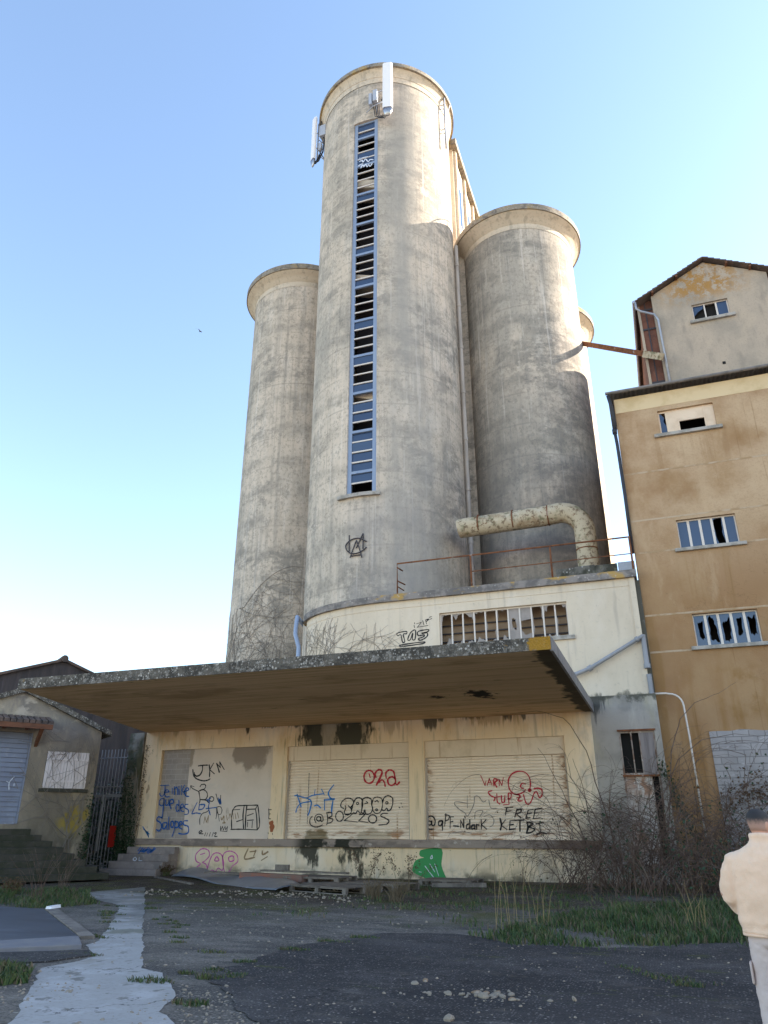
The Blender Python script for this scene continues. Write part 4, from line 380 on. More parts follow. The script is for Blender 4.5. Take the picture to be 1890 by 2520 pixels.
MB().hexa([(-18.0,17.43,5.522),(-2.10,17.43,5.522),(-2.10,17.46,5.522),(-17.98,17.46,5.522)], [(-18.0,17.43,5.805),(-2.10,17.43,5.805),(-2.10,17.46,5.805),(-17.98,17.46,5.805)]).box(-18.0,-2.1,17.46,17.9,5.803,5.84).build('fascia', M['lichen'], can)
MB().box(-2.128, -2.06, 17.47, 27.98, 5.50, 5.82).build('edge_trim', M['gutter'], can)
# walled-up bay
MB().box(-20.2, -18.83, YF+.17, YF+.4, 1.3, 4.77).build('block_infill', M['blocks'], W)
MB().box(-18.83, -14.85, YF+.12, YF+.4, 1.3, 4.77).build('plaster_panel', M['plaster'], W)
# roller shutters
def shutter(x0, x1, ztop, zbox, label, n=25):
    mb = MB(); z0, z1 = 1.42, ztop; h = (z1-z0)/n; prof = [(.0, .050), (.03, .050), (.07, .004), (.45, -.010), (.80, .004), (.83, .050)]
    ring = []
    for i in range(n):
        for t, y in prof: ring.append((YF+.20+y, z0+h*(i+t)))
    ring.append((YF+.22, z1))
    k = len(ring)
    mb.add([(x0+.06, y, z) for y, z in ring] + [(x1-.06, y, z) for y, z in ring], [(i, k+i, k+i+1, i+1) for i in range(k-1)])
    s = pl(mb.build('roller_shutter', M['shutter'], W), label)
    MB().box(x0+.0, x1-.0, YF+.11, YF+.42, ztop, zbox).build('shutter_box', M['shutter_box'], s)
    for a in (x0, x1-.07): MB().box(a, a+.07, YF+.14, YF+.26, 1.3, ztop).build('guide_rail', M['pipegrey'], s)
    MB().box(x0+.07, x1-.07, YF+.175, YF+.25, 1.305, 1.42).build('bottom_bar', M['shutter'], s, bevel=.01)
    return s
S1 = shutter(-14.2, -9.05, 4.17, 4.72, 'shutter with red Ona tag and round black letters'); S2 = shutter(-8.45, -3.2, 4.13, 4.73, 'shutter with red circle tag and FREE lettering')
bk = MB()
for i in range(36): bk.box(-13.30, -13.265, YF+.1835, YF+.187, 1.85+i*.052, 1.88+i*.052)
bk.build('rust_holes', M['darkbar'], S1)
hs = onplane(YF+.184)
for k, ink, wd, lab in [('ona','ink_red',.065,'red Ona tag'), ('bluetag','ink_sky',.05,'pale blue scrawl'), ('tabba','ink_black',.04,'rounded black bubble letters'), ('bollos','ink_black',.045,'black @BOLLOS handle')]:
    graffiti(k, hs, ink, wd, S1, lab)
for k, ink, wd, lab in [('varn','ink_red',.045,'red VARN STUP tag with a circle'), ('free','ink_black',.055,'black FREE KETBI lettering'), ('ndark','ink_black',.05,'black @ handle'), ('ghost','ink_grey',.03,'faint grey outline')]:
    graffiti(k, hs, ink, wd, S2, lab)
hp = onplane(YF+.117); hb = onplane(YF+.167); hw = onplane(YF-.004)
for k, sf, ink, wd, lab in [('jkm',hp,'ink_black',.06,'black JKM tag'), ('jenike',onplane(YF+.115),'ink_blue',.05,'blue handwriting over three lines'), ('bod',hp,'ink_black',.036,'thin black doodle'), ('lpt',onplane(YF+.114),'ink_blue',.05,'blue scribble'),
    ('boxe',hp,'ink_black',.05,'black box drawing'), ('date',hp,'ink_black',.035,'small black date'), ('crown',hp,'ink_black',.035,'small black crown'), ('ninja',onplane(YF+.116),'ink_tan',.04,'faded brown scrawl'), ('pillar',hw,'ink_black',.035,'short black marks'), ('blot',hw,'ink_rust',.2,'red brown blot'),
    ('eap',hw,'ink_pink',.045,'pink bubble letters'), ('rustmarks',hw,'ink_tan',.06,'rusty scrawl'), ('bluearrow',hw,'ink_sky',.06,'small blue mark')]:
    graffiti(k, sf, ink, wd, W, lab)
g = [(a, b) for a, b in smooth([tuple(p) for p in DATA['green'][0]], 3)]
gm = MB().add([(x, YF-.004, z) for x, z in g[:-1]], [tuple(range(len(g)-1))]); gp = pl(gm.build('graffiti', M['ink_green'], W), 'large filled green shape')
graffiti('greenline', onplane(YF-.0065), 'ink_white', .03, W, 'thin white lines on the green shape')
# side door with broken panes
D = pl(MB().wall(-1.32, -.12, .5, 4.8, YF+.10, YF+.16, [(-1.26,-.93,3.42,4.74), (-.89,-.66,3.42,4.74), (-.62,-.18,3.36,4.74), (-1.26,-.42,.6,3.30), (-.38,-.18,.6,3.30)]).build('side_door', M['doorframe'], W), 'door with broken panes and a rusty lower panel')
MB().box(-1.26, -.42, YF+.12, YF+.15, .6, 3.30).build('lower_panel', M['rustywhite'], D)
MB().box(-.62, -.18, YF+.11, YF+.14, 3.36, 4.74).build('board', M['greyboard'], D)
MB().box(-1.32, -.12, YF+.3, YF+.33, .5, 4.8).build('dark_opening', M['black'], D)
MB().box(-1.34, -.10, YF+.03, YF+.08, 3.30, 3.36).box(-1.36,-.08,YF+.02,YF+.08,4.8,4.86).build('rail', M['rust'], D)
# upper storey with the rounded end
YU = 28.4
def arc(o=0.0, n=24):
    cx, cy, a, b = -10.1, 31.0, 4.75+o, 2.6+o
    return [(cx - a*math.sin(R(90)*i/n), cy - b*math.cos(R(90)*i/n)) for i in range(n+1)]
MB().wall(-10.1, -.28, 5.8, 10.15, YU, YU+.35, [(-7.8,-2.68,8.43,9.78)]).build('upper_wall', M['cream'], W)
cw = MB(); A = arc() + [(-14.85, 36)]
cw.add([(x, y, 5.8) for x, y in A] + [(x, y, 10.15) for x, y in A], [(i+1, i, len(A)+i, len(A)+i+1) for i in range(len(A)-1)])
cw.build('rounded_wall', M['cream'], W, smooth=True, auto=40)
def band(o0, z0, z1, inner, name, m, x1=.03):
    O = [(x1, YU-o0)] + arc(o0) + [(-14.85-o0, 36)]; I = [(x1, YU+inner)] + arc(-inner) + [(-14.85+inner, 36)]
    n = len(O); mb = MB(); v = [(x,y,z0) for x,y in O] + [(x,y,z1) for x,y in O] + [(x,y,z1) for x,y in I] + [(x,y,z0) for x,y in I]
    for i in range(n-1):
        for q in range(4): mb.f.append([q*n+i+1, q*n+i, ((q+1)%4)*n+i, ((q+1)%4)*n+i+1]); mb.m.append(0)
    mb.v += v; mb.f += [[0, n, 2*n, 3*n], [n-1, 2*n-1, 3*n-1, 4*n-1][::-1]]; mb.m += [0, 0]
    return mb.build(name, m, W, smooth=True, auto=35)
band(.018, 10.15, 10.45, .3, 'frieze', M['cream'], -.28); band(.17, 10.45, 10.74, .5, 'coping', M['coping'])
MB().prism([(0, YU+.3)] + arc(-.3) + [(-14.5, 43), (0, 43)], 10.4, 10.62).build('roof_slab', M['coping'], W)
MB().box(-.28, -.07, YU-.05, YU+.35, 6.05, 10.45).build('corner_pilaster', M['cream'], W)
MB().box(-.28, .097, YU+.2, YU+.5, 5.8, 10.4).build('recess_wall', M['greywall'], W)
pr = MB()
for i, (a, b, h) in enumerate([(-3.05,-2.35,11.42), (-2.34,-1.5,11.45), (-1.49,-.65,11.42)]): pr.box(a, b, YU+.95, YU+1.2, 10.62, h)
pr.build('roof_parapet', M['mosswall'], W); MB().box(-.62, .02, YU+.9, YU+1.1, 10.62, 11.43).build('roof_cabinet', M['galv'], W, bevel=.01)
# barred window
wf = MB().wall(-7.8, -2.68, 8.43, 9.78, YU+.14, YU+.2, [(-7.74+i*.4614, -7.74+i*.4614+.405, 8.49, 9.72) for i in range(11)]).build('window', M['whitemetal'], W)
MB().box(-8.1, -2.4, YU+.9, YU+.95, 7.8, 10.2).build('inner_boarding', M['tanboard'], wf)
ib = MB()
for z in (8.72, 9.06, 9.40): ib.box(-8.0, -2.5, YU+.80, YU+.84, z, z+.05)
ib.build('inner_bars', M['darkbar'], wf)
MB().box(-8.05, -2.45, YU+.36, YU+.9, 7.7, 7.8).box(-8.2,-8.1,YU+.36,YU+.95,7.7,10.2).box(-2.42,-2.35,YU+.36,YU+.95,7.7,10.2).box(-8.1,-2.4,YU+.36,YU+.95,10.2,10.3).build('window_lining', M['greywall'], wf)
def shards(cx0, cx1, z0, z1, y, frac, seed):
    """broken pane: a ragged strip of glass left along the frame"""
    r = random.Random(seed); mb = MB(); n = 36; w_, h_ = cx1-cx0, z1-z0
    cx, cz = (cx0+cx1)/2 + r.uniform(-.12,.12)*w_, (z0+z1)/2 + r.uniform(-.15,.15)*h_; o, i_ = [], []
    ph = [r.uniform(0,6.28) for _ in range(3)]
    for k in range(n):
        t = k/n*4; e = int(t); q = t-e
        x, z = ((cx0+w_*q, z0), (cx1, z0+h_*q), (cx1-w_*q, z1), (cx0, z1-h_*q))[e]
        a = math.atan2((z-cz)/h_, (x-cx)/w_); f = frac*(1+.16*math.sin(2*a+ph[0])+.12*math.sin(3*a+ph[1])+.07*math.sin(7*a+ph[2])) + r.uniform(-.05,.05)
        f = max(.12, min(.985, f)); o.append((x, y, z)); i_.append((cx+(x-cx)*f, y, cz+(z-cz)*f))
    mb.add(o + i_, [(k, (k+1) % n, n+(k+1) % n, n+k) for k in range(n)])
    return mb
gl = MB(); 
for i in range(11):
    a = -7.74+i*.4614; b = a+.405
    if i == 6: gl.v, gl.f, gl.m = gl.v, gl.f, gl.m; q = shards(a, b, 8.49, 9.72, YU+.17, .35, 3)
    elif i == 7: q = MB().add([(a,YU+.17,9.2),(b,YU+.17,9.25),(b,YU+.17,9.72),(a,YU+.17,9.72)], [(0,1,2,3)]).add([(a,YU+.17,8.49),(b,YU+.17,8.49),(b,YU+.17,8.7),(a+.15,YU+.17,8.62),(a,YU+.17,8.85)], [(0,1,2,3,4)])
    else: q = shards(a, b, 8.49, 9.72, YU+.17, 1.0, 40+i)
    gl.add(q.v, q.f)
gl.build('pane', M['paleglass'], wf)
MB().box(-7.85, -2.48, YU-.10, YU+.13, 8.28, 8.43).build('window_sill', M['sill'], W, bevel=.01)
graffiti('tas', onplane(YU-.004), 'ink_black', .05, W, 'black outlined TAS lettering'); graffiti('izip', onplane(YU-.004), 'ink_black', .04, W, 'small black slanted tag')
# rainwater pipes on the warehouse
pp = MB().tube([(-.05, YU-.2, 8.15), (-.3, YU-.2, 8.02), (-2.05, YU-.2, 7.10), (-2.4, YU-.2, 6.98), (-2.75, YU-.25, 6.86)], .072, 12).tube([(-.22,YU-.2,8.07),(-.32,YU-.2,8.01)], .105, 12).tube([(-1.98,YU-.2,7.14),(-2.12,YU-.2,7.07)], .11, 12).tube([(-2.62,YU-.23,6.90),(-2.72,YU-.25,6.87)], .105, 12)
pp.build('downpipe', M['zinc'], W, smooth=True, auto=40)
MB().tube([(-.05,YU-.16,8.2),(-.05,YU-.16,7.12)], .09, 12).tube([(-.05,YU-.16,7.14),(-.05,YU-.16,6.98)], .115, 12).tube([(-.03,YU-.16,6.76),(-.03,YU-.16,6.05)], .085, 12).build('downpipe', M['zinc'], W, smooth=True, auto=40)

rl = thing('railing', 'rusty pipe railing along the edge of the warehouse roof', 'railing', (-5, 28.5, 10.74))
MB().tube([(-9.63,28.5,10.74),(-9.63,28.5,12.17),(0.0,28.5,12.15)], .035, 8).build('top_rail', M['rust'], rl, smooth=True)
MB().tube([(-6.4,28.5,11.45),(-.02,28.5,11.46)], .022, 8).build('middle_rail', M['rust'], rl, smooth=True)
for x in (-6.4, -3.12, -.05): MB().tube([(x,28.5,10.74),(x,28.5,12.14)], .04, 8).build('post', M['rust'], rl, smooth=True)
MB().tube([(-9.63,28.5,12.0),(-9.55,29.0,12.0)], .03, 6).tube([(-9.63,28.5,11.4),(-9.45,29.0,11.36)], .03, 6).tube([(-9.63,28.5,11.15),(-9.5,29,11.1)], .025, 6).build('cut_rail', M['rust'], rl, smooth=True)

# ------------------------------------------------------------------ stair tower
T = thing('stair_tower', 'tall round stair tower with a long blue louvred window strip', 'tower', (-12, 33.9, 0))
TC = (-12.0, 33.9); TR = 4.17; A0, A1 = -8.9, 12.3; Z0, Z1 = 16.4, 41.6
def tpt(a, z, r): return (TC[0]+r*math.sin(R(a)), TC[1]-r*math.cos(R(a)), z)
tb = MB(); tb.lathe(*TC, [(TR, 5.7), (TR, Z0), (TR, Z1), (TR, 44.75)], 100, a0=A1, a1=360+A0)
tb.lathe(*TC, [(TR, 5.7), (TR, Z0)], 8, a0=A0, a1=A1); tb.lathe(*TC, [(TR, Z1), (TR, 44.75)], 8, a0=A0, a1=A1)
for a in (A0, A1): tb.add([tpt(a,Z0,TR), tpt(a,Z1,TR), tpt(a,Z1,TR-.3), tpt(a,Z0,TR-.3)], [(0,1,2,3) if a == A0 else (3,2,1,0)])
ns = 8
for z, fl in ((Z0, 0), (Z1, 1)):
    v = [tpt(A0+(A1-A0)*i/ns, z, TR) for i in range(ns+1)] + [tpt(A0+(A1-A0)*i/ns, z, TR-.3) for i in range(ns+1)]
    tb.add(v, [((i, i+1, ns+2+i, ns+1+i)[::1 if fl else -1]) for i in range(ns)])
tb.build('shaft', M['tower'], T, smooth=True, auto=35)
MB().lathe(*TC, [(TR+.03,44.72),(TR+.035,45.15),(TR+.06,45.16),(TR+.10,45.35),(TR+.19,45.55),(TR+.30,45.68),(TR+.30,45.70),(0.5,45.70)], 110).build('cornice', M['cove'], T, smooth=True, auto=50)
MB().lathe(*TC, [(TR+.1,45.66),(TR+.42,45.70),(TR+.42,46.0),(TR+.36,46.08),(.1,46.12)], 110).build('rim', M['rim'], T, smooth=True, auto=50)
# window strip: blue jambs, transoms, white glazing bars, some panes gone
yw = TC[1]-math.cos(R(11))*TR + .10; xa, xb = tpt(A0,0,TR-.1)[0], tpt(A1,0,TR-.1)[0]
WF = MB().box(xa, xa+.20, yw-.03, yw+.1, Z0, Z1).box(xb-.20, xb, yw-.03, yw+.1, Z0, Z1).box(xa+.20, xb-.20, yw-.02, yw+.1, Z1-.12, Z1).box(xa+.20, xb-.20, yw-.02, yw+.1, Z0, Z0+.1)
N = 44; hh = (Z1-Z0-.22)/N; gz = Z0+.1; bars = MB(); panes = MB(); rr = random.Random(5)
gone = {41,40,37,36,35,34,32,31,30,29,28,27,25,24,23,21,20,19,18,16,15,14,12,11,9,6,0}
for i in range(N+1):
    z = gz + i*hh
    if i % 4 == 2: WF.box(xa+.20, xb-.20, yw-.035, yw+.08, z-.07, z+.07)
    elif 0 < i < N: bars.box(xa+.20, xb-.20, yw-.01, yw+.05, z-.036, z+.036)
    if i < N and i not in gone:
        t = rr.uniform(-.02,.05)
        panes.add([(xa+.20,yw+.03,z),(xb-.20,yw+.03+rr.uniform(-.01,.01),z),(xb-.20,yw+.03+t,z+hh),(xa+.20,yw+.03+t,z+hh)], [(0,1,2,3)])
wt = WF.build('window', M['bluepaint'], T); bars.build('glazing_bars', M['whitemetal'], wt); panes.build('pane', M['glass_blue'], wt)
for zc in (36.6, 29.4, 22.0):
    MB().hexa([(xa-.3,yw+.35,zc+.35),(xb+.3,yw+.35,zc-.35),(xb+.3,yw+1.6,zc-.35),(xa-.3,yw+1.6,zc+.35)], [(xa-.3,yw+.35,zc+1.0),(xb+.3,yw+.35,zc+.25),(xb+.3,yw+1.6,zc+.25),(xa-.3,yw+1.6,zc+1.0)]).build('stair_flight', M['cove'], T)
MB().box(xa-.5, xb+.5, yw+2.2, yw+2.3, Z0-1, Z1+1).build('inner_wall', M['darkbar'], T)
sl = MB(); v = []
for r in (TR-.05, TR+.16):
    for z in (16.22, 16.4): v.append([tpt(-14.5+29.5*i/10, z, r) for i in range(11)])
sl.loft([[v[0][i], v[2][i], v[3][i], v[1][i]] for i in range(11)]).build('window_sill', M['sill'], T)
def oncyl(u, z): a = u/TR; r = TR+.006; return (TC[0]+r*math.sin(a), TC[1]-r*math.cos(a), z)
em = MB()
for s in DATA['emblem']:
    q = smooth([tuple(p) for p in s], 6); em.tube([tuple(TC[i]+(oncyl(*p)[i]-TC[i])*1.012 if i < 2 else p[1] for i in range(3)) for p in q], .028, 6)
pl(em.build('emblem', M['darkbar'], T), 'black wire emblem of crossed letters in a ring')
graffiti('glasstag', onplane(yw-.045), 'ink_white', .06, T, 'white scrawl on the upper panes')
bp = MB(); a = -97
x, y, _ = tpt(-98, 0, TR+.10)
bp.tube([(x,y,45.0),(x,y,11.6),(x-.02,y-.2,11.3)] , .10, 10)
px = (-15.02, 30.15)
bp.tube([(x,y,11.65),(x-.1,y-1.0,11.2),(-15.15,30.2,10.75),(-15.17,30.15,10.2),(-15.15,30.1,9.9),(-14.93,30.05,9.3),(-14.93,30.05,5.8)], .10, 10)
for z in (42,37.5,33,28.5,24,19.5,15,): bp.tube([(x,y,z),(x,y,z+.12)], .125, 10)
pl(bp.build('downpipe', M['bluepipe'], T, smooth=True, auto=40), 'blue grey pipe down the left side')

# ------------------------------------------------------------------ silos
def silo(cx, cy, R0, Rr, H, m, label):
    t = thing('grain_silo', label, 'silo', (cx, cy, 0), 'round concrete grain silos')
    MB().lathe(cx, cy, [(R0,0),(R0,H-1.35)], 110).build('shaft', M[m], t, smooth=True)
    MB().lathe(cx, cy, [(R0+.02,H-1.37),(R0+.02,H-1.0),(R0+.05,H-.98),(R0+.16,H-.8),(R0+.36,H-.62),(Rr-.10,H-.50),(Rr-.07,H-.46)], 110).build('cornice', M['cove'], t, smooth=True, auto=50)
    MB().lathe(cx, cy, [(R0+.2,H-.49),(Rr,H-.46),(Rr,H-.06),(Rr-.08,H),(.1,H+.1)], 110).build('rim', M['rim'], t, smooth=True, auto=50)
    return t
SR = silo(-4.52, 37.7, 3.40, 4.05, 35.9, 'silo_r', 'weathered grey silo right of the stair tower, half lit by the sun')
silo(-19.48, 37.7, 3.37, 4.05, 35.9, 'silo_l', 'pale shaded silo left of the stair tower, bare vines at its foot')
silo(-4.52, 47.0, 3.37, 4.05, 35.9, 'silo_b', 'rear silo, only a narrow strip showing behind the grey right one')
silo(-19.48, 47.0, 3.37, 4.05, 35.9, 'silo_b', 'rear silo standing directly behind the pale left one, almost wholly hidden')
rg = MB(); n = 40
for z in (36.4, 36.95): rg.tube([(-4.52+2.9*math.cos(2*math.pi*i/n), 37.7+2.9*math.sin(2*math.pi*i/n), z) for i in range(n+1)], .03, 6)
for i in range(0, n, 4): rg.tube([(-4.52+2.9*math.cos(2*math.pi*i/n), 37.7+2.9*math.sin(2*math.pi*i/n), z) for z in (35.9, 36.95)], .03, 6)
rg.build('roof_railing', M['galv'], SR, smooth=True)
dp = MB().tube([(-7.72,34.6,34.6),(-7.72,34.6,10.6)], .12, 10)
for z in range(12, 35, 3): dp.tube([(-7.72,34.6,z),(-7.72,34.6,z+.18)], .15, 10)
pl(dp.build('downpipe', M['pipegrey'], SR, smooth=True, auto=40), 'long pale pipe in the corner beside the tower')
lw = thing('link_wall', 'narrow concrete wall closing the slot between stair tower and right silo', 'wall', (-7.6, 36.5, 0)); MB().box(-8.6, -6.9, 36.2, 36.5, 0, 35.5).build('wall', M['silo_b'], lw)
HH = thing('headhouse', 'long cream gallery on top of the silos behind the stair tower', 'gallery', (-12, 43, 35.9))
MB().box(-16, -8.15, 36.9, 52, 35.95, 45.6).build('wall', M['cove'], HH)
MB().box(-16.4, -7.8, 36.5, 52.4, 45.6, 46.1).build('roof', M['rim'], HH)
for y in (37.1, 39.7, 42.3, 44.9): MB().box(-8.15, -7.95, y, y+.3, 35.95, 45.6).build('pilaster', M['cove'], HH)
for y in (38.1, 40.7, 43.3): MB().box(-8.17, -8.12, y, y+.9, 40, 43.5).build('window', M['glass'], HH)

# ------------------------------------------------------------------ duct, beam, bird
du = thing('duct', 'fat rusty cream duct curving over the warehouse roof before the right silo', 'duct', (-4.5, 31.5, 10.6))
path = [(-7.60,31.56,14.655),(-7.56,31.56,14.66)] + [(-7.45+i*.65, 31.55-.007*i, 14.68+.009*i) for i in range(0,7)]
cx, cz, rad = -2.9, 13.75, 1.04
path += [(cx+rad*math.sin(R(k)), 31.5, cz+rad*math.cos(R(k))) for k in range(0, 91, 10)] + [(cx+rad, 31.5, 12.5), (cx+rad, 31.5, 10.6)]
MB().tube(path, [.40,.45]+[.46]*(len(path)-2), 28).build('pipe', M['duct'], du, smooth=True, auto=50)
fg = MB()
for x in (-6.6, -5.0, -3.4): fg.tube([(x,31.5,14.74),(x+.05,31.5,14.74)], .475, 28)
fg.tube([(cx+rad,31.5,12.9),(cx+rad,31.5,12.85)], .475, 28); fg.build('flange', M['rust'], du, smooth=True, auto=50)
MB().box(-2.55, -1.35, 30.95, 32.05, 10.6, 10.95).build('base', M['mosswall'], du)
bm_ = thing('conveyor_beam', 'rust red steel beam spanning from the silos to the gabled building', 'beam', (.2, 36, 25.6))
def bar(mb, a, b, w, h):
    a, b = Vector(a), Vector(b); t = (b-a).normalized(); s = t.cross(Vector((0,0,1))).normalized()*w/2; u = s.cross(t).normalized()*h/2
    mb.hexa([a+s+u, a-s+u, a-s-u, a+s-u], [b+s+u, b-s+u, b-s-u, b+s-u]); return mb
bar(MB(), (-1.3,37.9,28.1), (1.95,33.75,23.75), .22, .27).build('girder', M['rust'], bm_)
bar(MB(), (1.95,33.75,23.75), (2.6,32.85,22.85), .30, .34).build('end_box', M['duct'], bm_)
bd = MB(); bx, by, bz = -32.0, 50, 37.0
bd = MB()
bx, by, bz = -37.2, 50.0, 46.7
bd.loft([[(bx+x, by+r*math.cos(a), bz+r*math.sin(a)-.25*x*.4) for a in [2*math.pi*k/8 for k in range(8)]] for x, r in ((-.22,.01),(-.12,.06),(.05,.07),(.2,.03),(.3,.01))])
for s in (-1, 1): bd.hexa([(bx-.08,by+s*.05,bz+.03),(bx+.1,by+s*.05,bz+.03),(bx+.0,by+s*.45,bz+.16),(bx-.08,by+s*.45,bz+.16)], [(bx-.08,by+s*.05,bz+.05),(bx+.1,by+s*.05,bz+.05),(bx+.0,by+s*.45,bz+.17),(bx-.08,by+s*.45,bz+.17)])
bd.hexa([(bx-.05,by-.45,bz+.15),(bx,by-.45,bz+.15),(bx-.3,by-.85,bz-.02),(bx-.32,by-.85,bz-.02)], [(bx-.05,by-.45,bz+.17),(bx,by-.45,bz+.17),(bx-.3,by-.85,bz-.01),(bx-.32,by-.85,bz-.01)])
tag(bd.build('bird', M['darkbar'], None, smooth=True, xf=lambda x, y, z: (bx+(x-bx)*.65, by+(y-by)*.65, bz+(z-bz)*.65)), 'small dark bird gliding alone in the blue sky', 'bird')

# ------------------------------------------------------------------ phone antennas
def antenna(label, x, y, z0, z1, ang, w_, wallp, rot=0):
    """panel antenna on a pole held off the tower by brackets; ang = way it faces"""
    t = thing('cell_antenna', label, 'antenna', (x, y, z0), 'phone antennas on the stair tower')
    dx, dy = math.sin(R(ang)), -math.cos(R(ang)); nx, ny = -dy, dx
    P = lambda u, o, z: (x + nx*u + dx*o, y + ny*u + dy*o, z)
    sec = [(-w_/2,-.05),(-w_/2,.06),(-w_*.34,.14),(w_*.34,.14),(w_/2,.06),(w_/2,-.05)]
    MB().loft([[P(u,o,z0) for u,o in sec], [P(u,o,z1-.05) for u,o in sec], [P(u*.9,o*.8,z1) for u,o in sec]]).build('panel', M['white'], t, bevel=.01)
    MB().loft([[P(u*s+.0,o*s,z) for u,o in sec] for s, z in ((.95,z0-.001),(.9,z0-.2),(.55,z0-.55),(.2,z0-.62))]).build('connector_cap', M['chrome'], t, smooth=True)
    MB().tube([P(0,-.28,z0+.2), P(0,-.28,z1-.3)], .05, 8).build('pole', M['antgrey'], t, smooth=True)
    br = MB()
    for z in (z0+1.2, z0+2.6):
        br.tube([P(0,-.05,z), P(0,-.3,z), wallp(z)], .04, 6); br.tube([P(0,-.3,z-.5), wallp(z)], .03, 6)
    br.build('bracket', M['antgrey'], t, smooth=True)
    return t, P
def towerpt(a, r=0): return lambda z: tpt(a, z, TR+r)
t1, P1 = antenna('tall white antenna panel on the front of the tower beside the window strip', -10.30, 29.35, 41.5, 45.45, 12, .62, towerpt(17))
for k, (u, z, s) in enumerate([(-.85, 42.6, .28), (-1.15, 42.4, .2)]):
    MB().box(-10.30+u-s/2, -10.30+u+s/2, 29.35, 29.6, z, z+.95).build('radio_unit', M['antgrey'], t1, bevel=.02)
MB().tube([(-11.75,29.55,42.0),(-11.3,29.5,42.3),(-10.5,29.5,42.5)], .035, 6).tube([(-11.15,29.7,43.9),(-11.15,29.7,41.9)], .04, 6).tube([(-11.5,29.75,43.6),(-10.4,29.6,43.7)], .04, 6).build('bracket', M['antgrey'], t1, smooth=True)
cb = MB()
for k in range(4): cb.tube([(-10.30-.1*k,29.4,41.2),(-10.55-.1*k,29.5,40.95+.05*k),(-10.9-.1*k,29.6,41.5),(-10.95-.12*k,29.55,42.5)], .022, 6)
cb.tube([(-10.35,29.45,45.0),(-10.6,29.6,44.4),(-10.55,29.6,43.2),(-10.8,29.6,42.7)], .03, 6); cb.build('cable', M['cable'], t1, smooth=True)
t2, P2 = antenna('slim white antenna panel sticking out from the left edge of the tower', -16.35, 31.75, 42.15, 46.0, -35, .42, towerpt(-78))
for u, o, z, s in [(.35,-.35,44.2,.3), (.62,-.35,44.0,.34), (.35,-.3,43.0,.2), (.3,-.3,42.9,.16)]:
    p = P2(u, o, z); MB().box(p[0]-s/2, p[0]+s/2, p[1]-.12, p[1]+.12, z, z+(.95 if s > .25 else .5)).build('radio_unit', M['antgrey'], t2, bevel=.02)
cb = MB()
cb.tube([P2(.05,0,41.75), P2(.35,-.2,41.9), P2(.62,-.35,42.6), P2(.66,-.4,43.6), P2(.5,-.4,44.1)], .05, 8)
cb.tube([P2(.4,-.3,45.2), P2(.25,-.3,46.1), P2(.55,-.5,46.9), P2(.7,-.6,47.2)], .035, 6)
for k in range(4): cb.tube([P2(.0,.0,41.8), P2(.2+.04*k,-.1,41.7+.1*k), P2(.35+.05*k,-.3,42.5+.1*k)], .02, 6)
cb.build('cable', M['cable'], t2, smooth=True)
lm = thing('antenna_mount', 'empty grey antenna mast with brackets on the sunlit right side of the tower', 'antenna mount', (-7.62, 33, 41))
MB().tube([(-7.66,32.95,41.1),(-7.66,32.95,45.75)], .065, 10).build('mast', M['galv'], lm, smooth=True)
q = MB()
for z in (42.9, 45.1): q.tube([(-7.66,32.95,z),(-8.15,33.1,z)], .04, 6).tube([(-7.66,32.95,z-.5),(-8.15,33.1,z)], .025, 6)
q.tube([(-7.66,32.95,43.6),(-7.3,33.2,45.3)], .03, 6); q.build('bracket', M['galv'], lm, smooth=True)

# ------------------------------------------------------------------ ochre mill building
YB = 28.7
B = thing('mill_building', 'tall ochre rendered mill building with pale joints and broken windows', 'building', (6, YB, 0))
wins = [(1.75,3.85,11.5,12.68), (1.75,3.93,7.72,8.93), (1.74,3.87,16.48,17.58)]
more = [(x, x+2.1, z0, z1) for x in (6.2, 10.6, 15) for z0, z1 in ((11.5,12.68),(7.72,8.93))]
MB().wall(.1, 26, -.2, 18.45, YB, YB+.4, wins + more).build('front_wall', M['brown'], B)
MB().box(26, 50, YB-.5, YB+7, -.2, 22.5).build('shade_wing', M['brown'], B)  # unseen wing, added to keep the sun off the foreground
MB().box(.1, .5, YB+.4, 46, -.2, 18.4).box(25.6, 26, YB+.4, 46, -.2, 18.4).build('side_wall', M['brown'], B)
MB().wall(.12, 26, 17.78, 18.46, YB-.012, YB-.0005, []).build('frieze', M['frieze'], B)
jl = MB()
for z in (14.90, 12.84, 11.50, 9.0, 7.62): jl.box(.12, 26, YB-.006, YB-.0005, z-.035, z+.035)
jl.build('joint', M['bandline'], B)
rf = MB(); n = 150; x0, x1 = -.12, 26.2
prof = [(x0+(x1-x0)*i/(n*4), 18.66+.035*math.cos(2*math.pi*i/4)) for i in range(n*4+1)]
rf.loft([[(x, YB-.35, z) for x, z in prof], [(x, 33.6, z+1.0) for x, z in prof]], closed=False)
rf.loft([[(x, YB-.35, z-.012) for x, z in prof], [(x, 33.6, z+.988) for x, z in prof]], closed=False)
rf.build('roof', M['fibro'], B, smooth=True)
MB().box(.1, 26, 33.6, 46, 18.2, 19.6).build('flat_roof', M['fibro'], B)
gt = MB(); sec = [(.085*math.cos(R(k)), .085*math.sin(R(k))) for k in range(180, 361, 20)]
gt.loft([[(x, YB-.40+a*1.1, 18.62+b) for a, b in sec] + [(x, YB-.40+a*.9, 18.63+b*.85) for a, b in sec[::-1]] for x in (-.2, 26.2)]).build('gutter', M['gutter'], B)
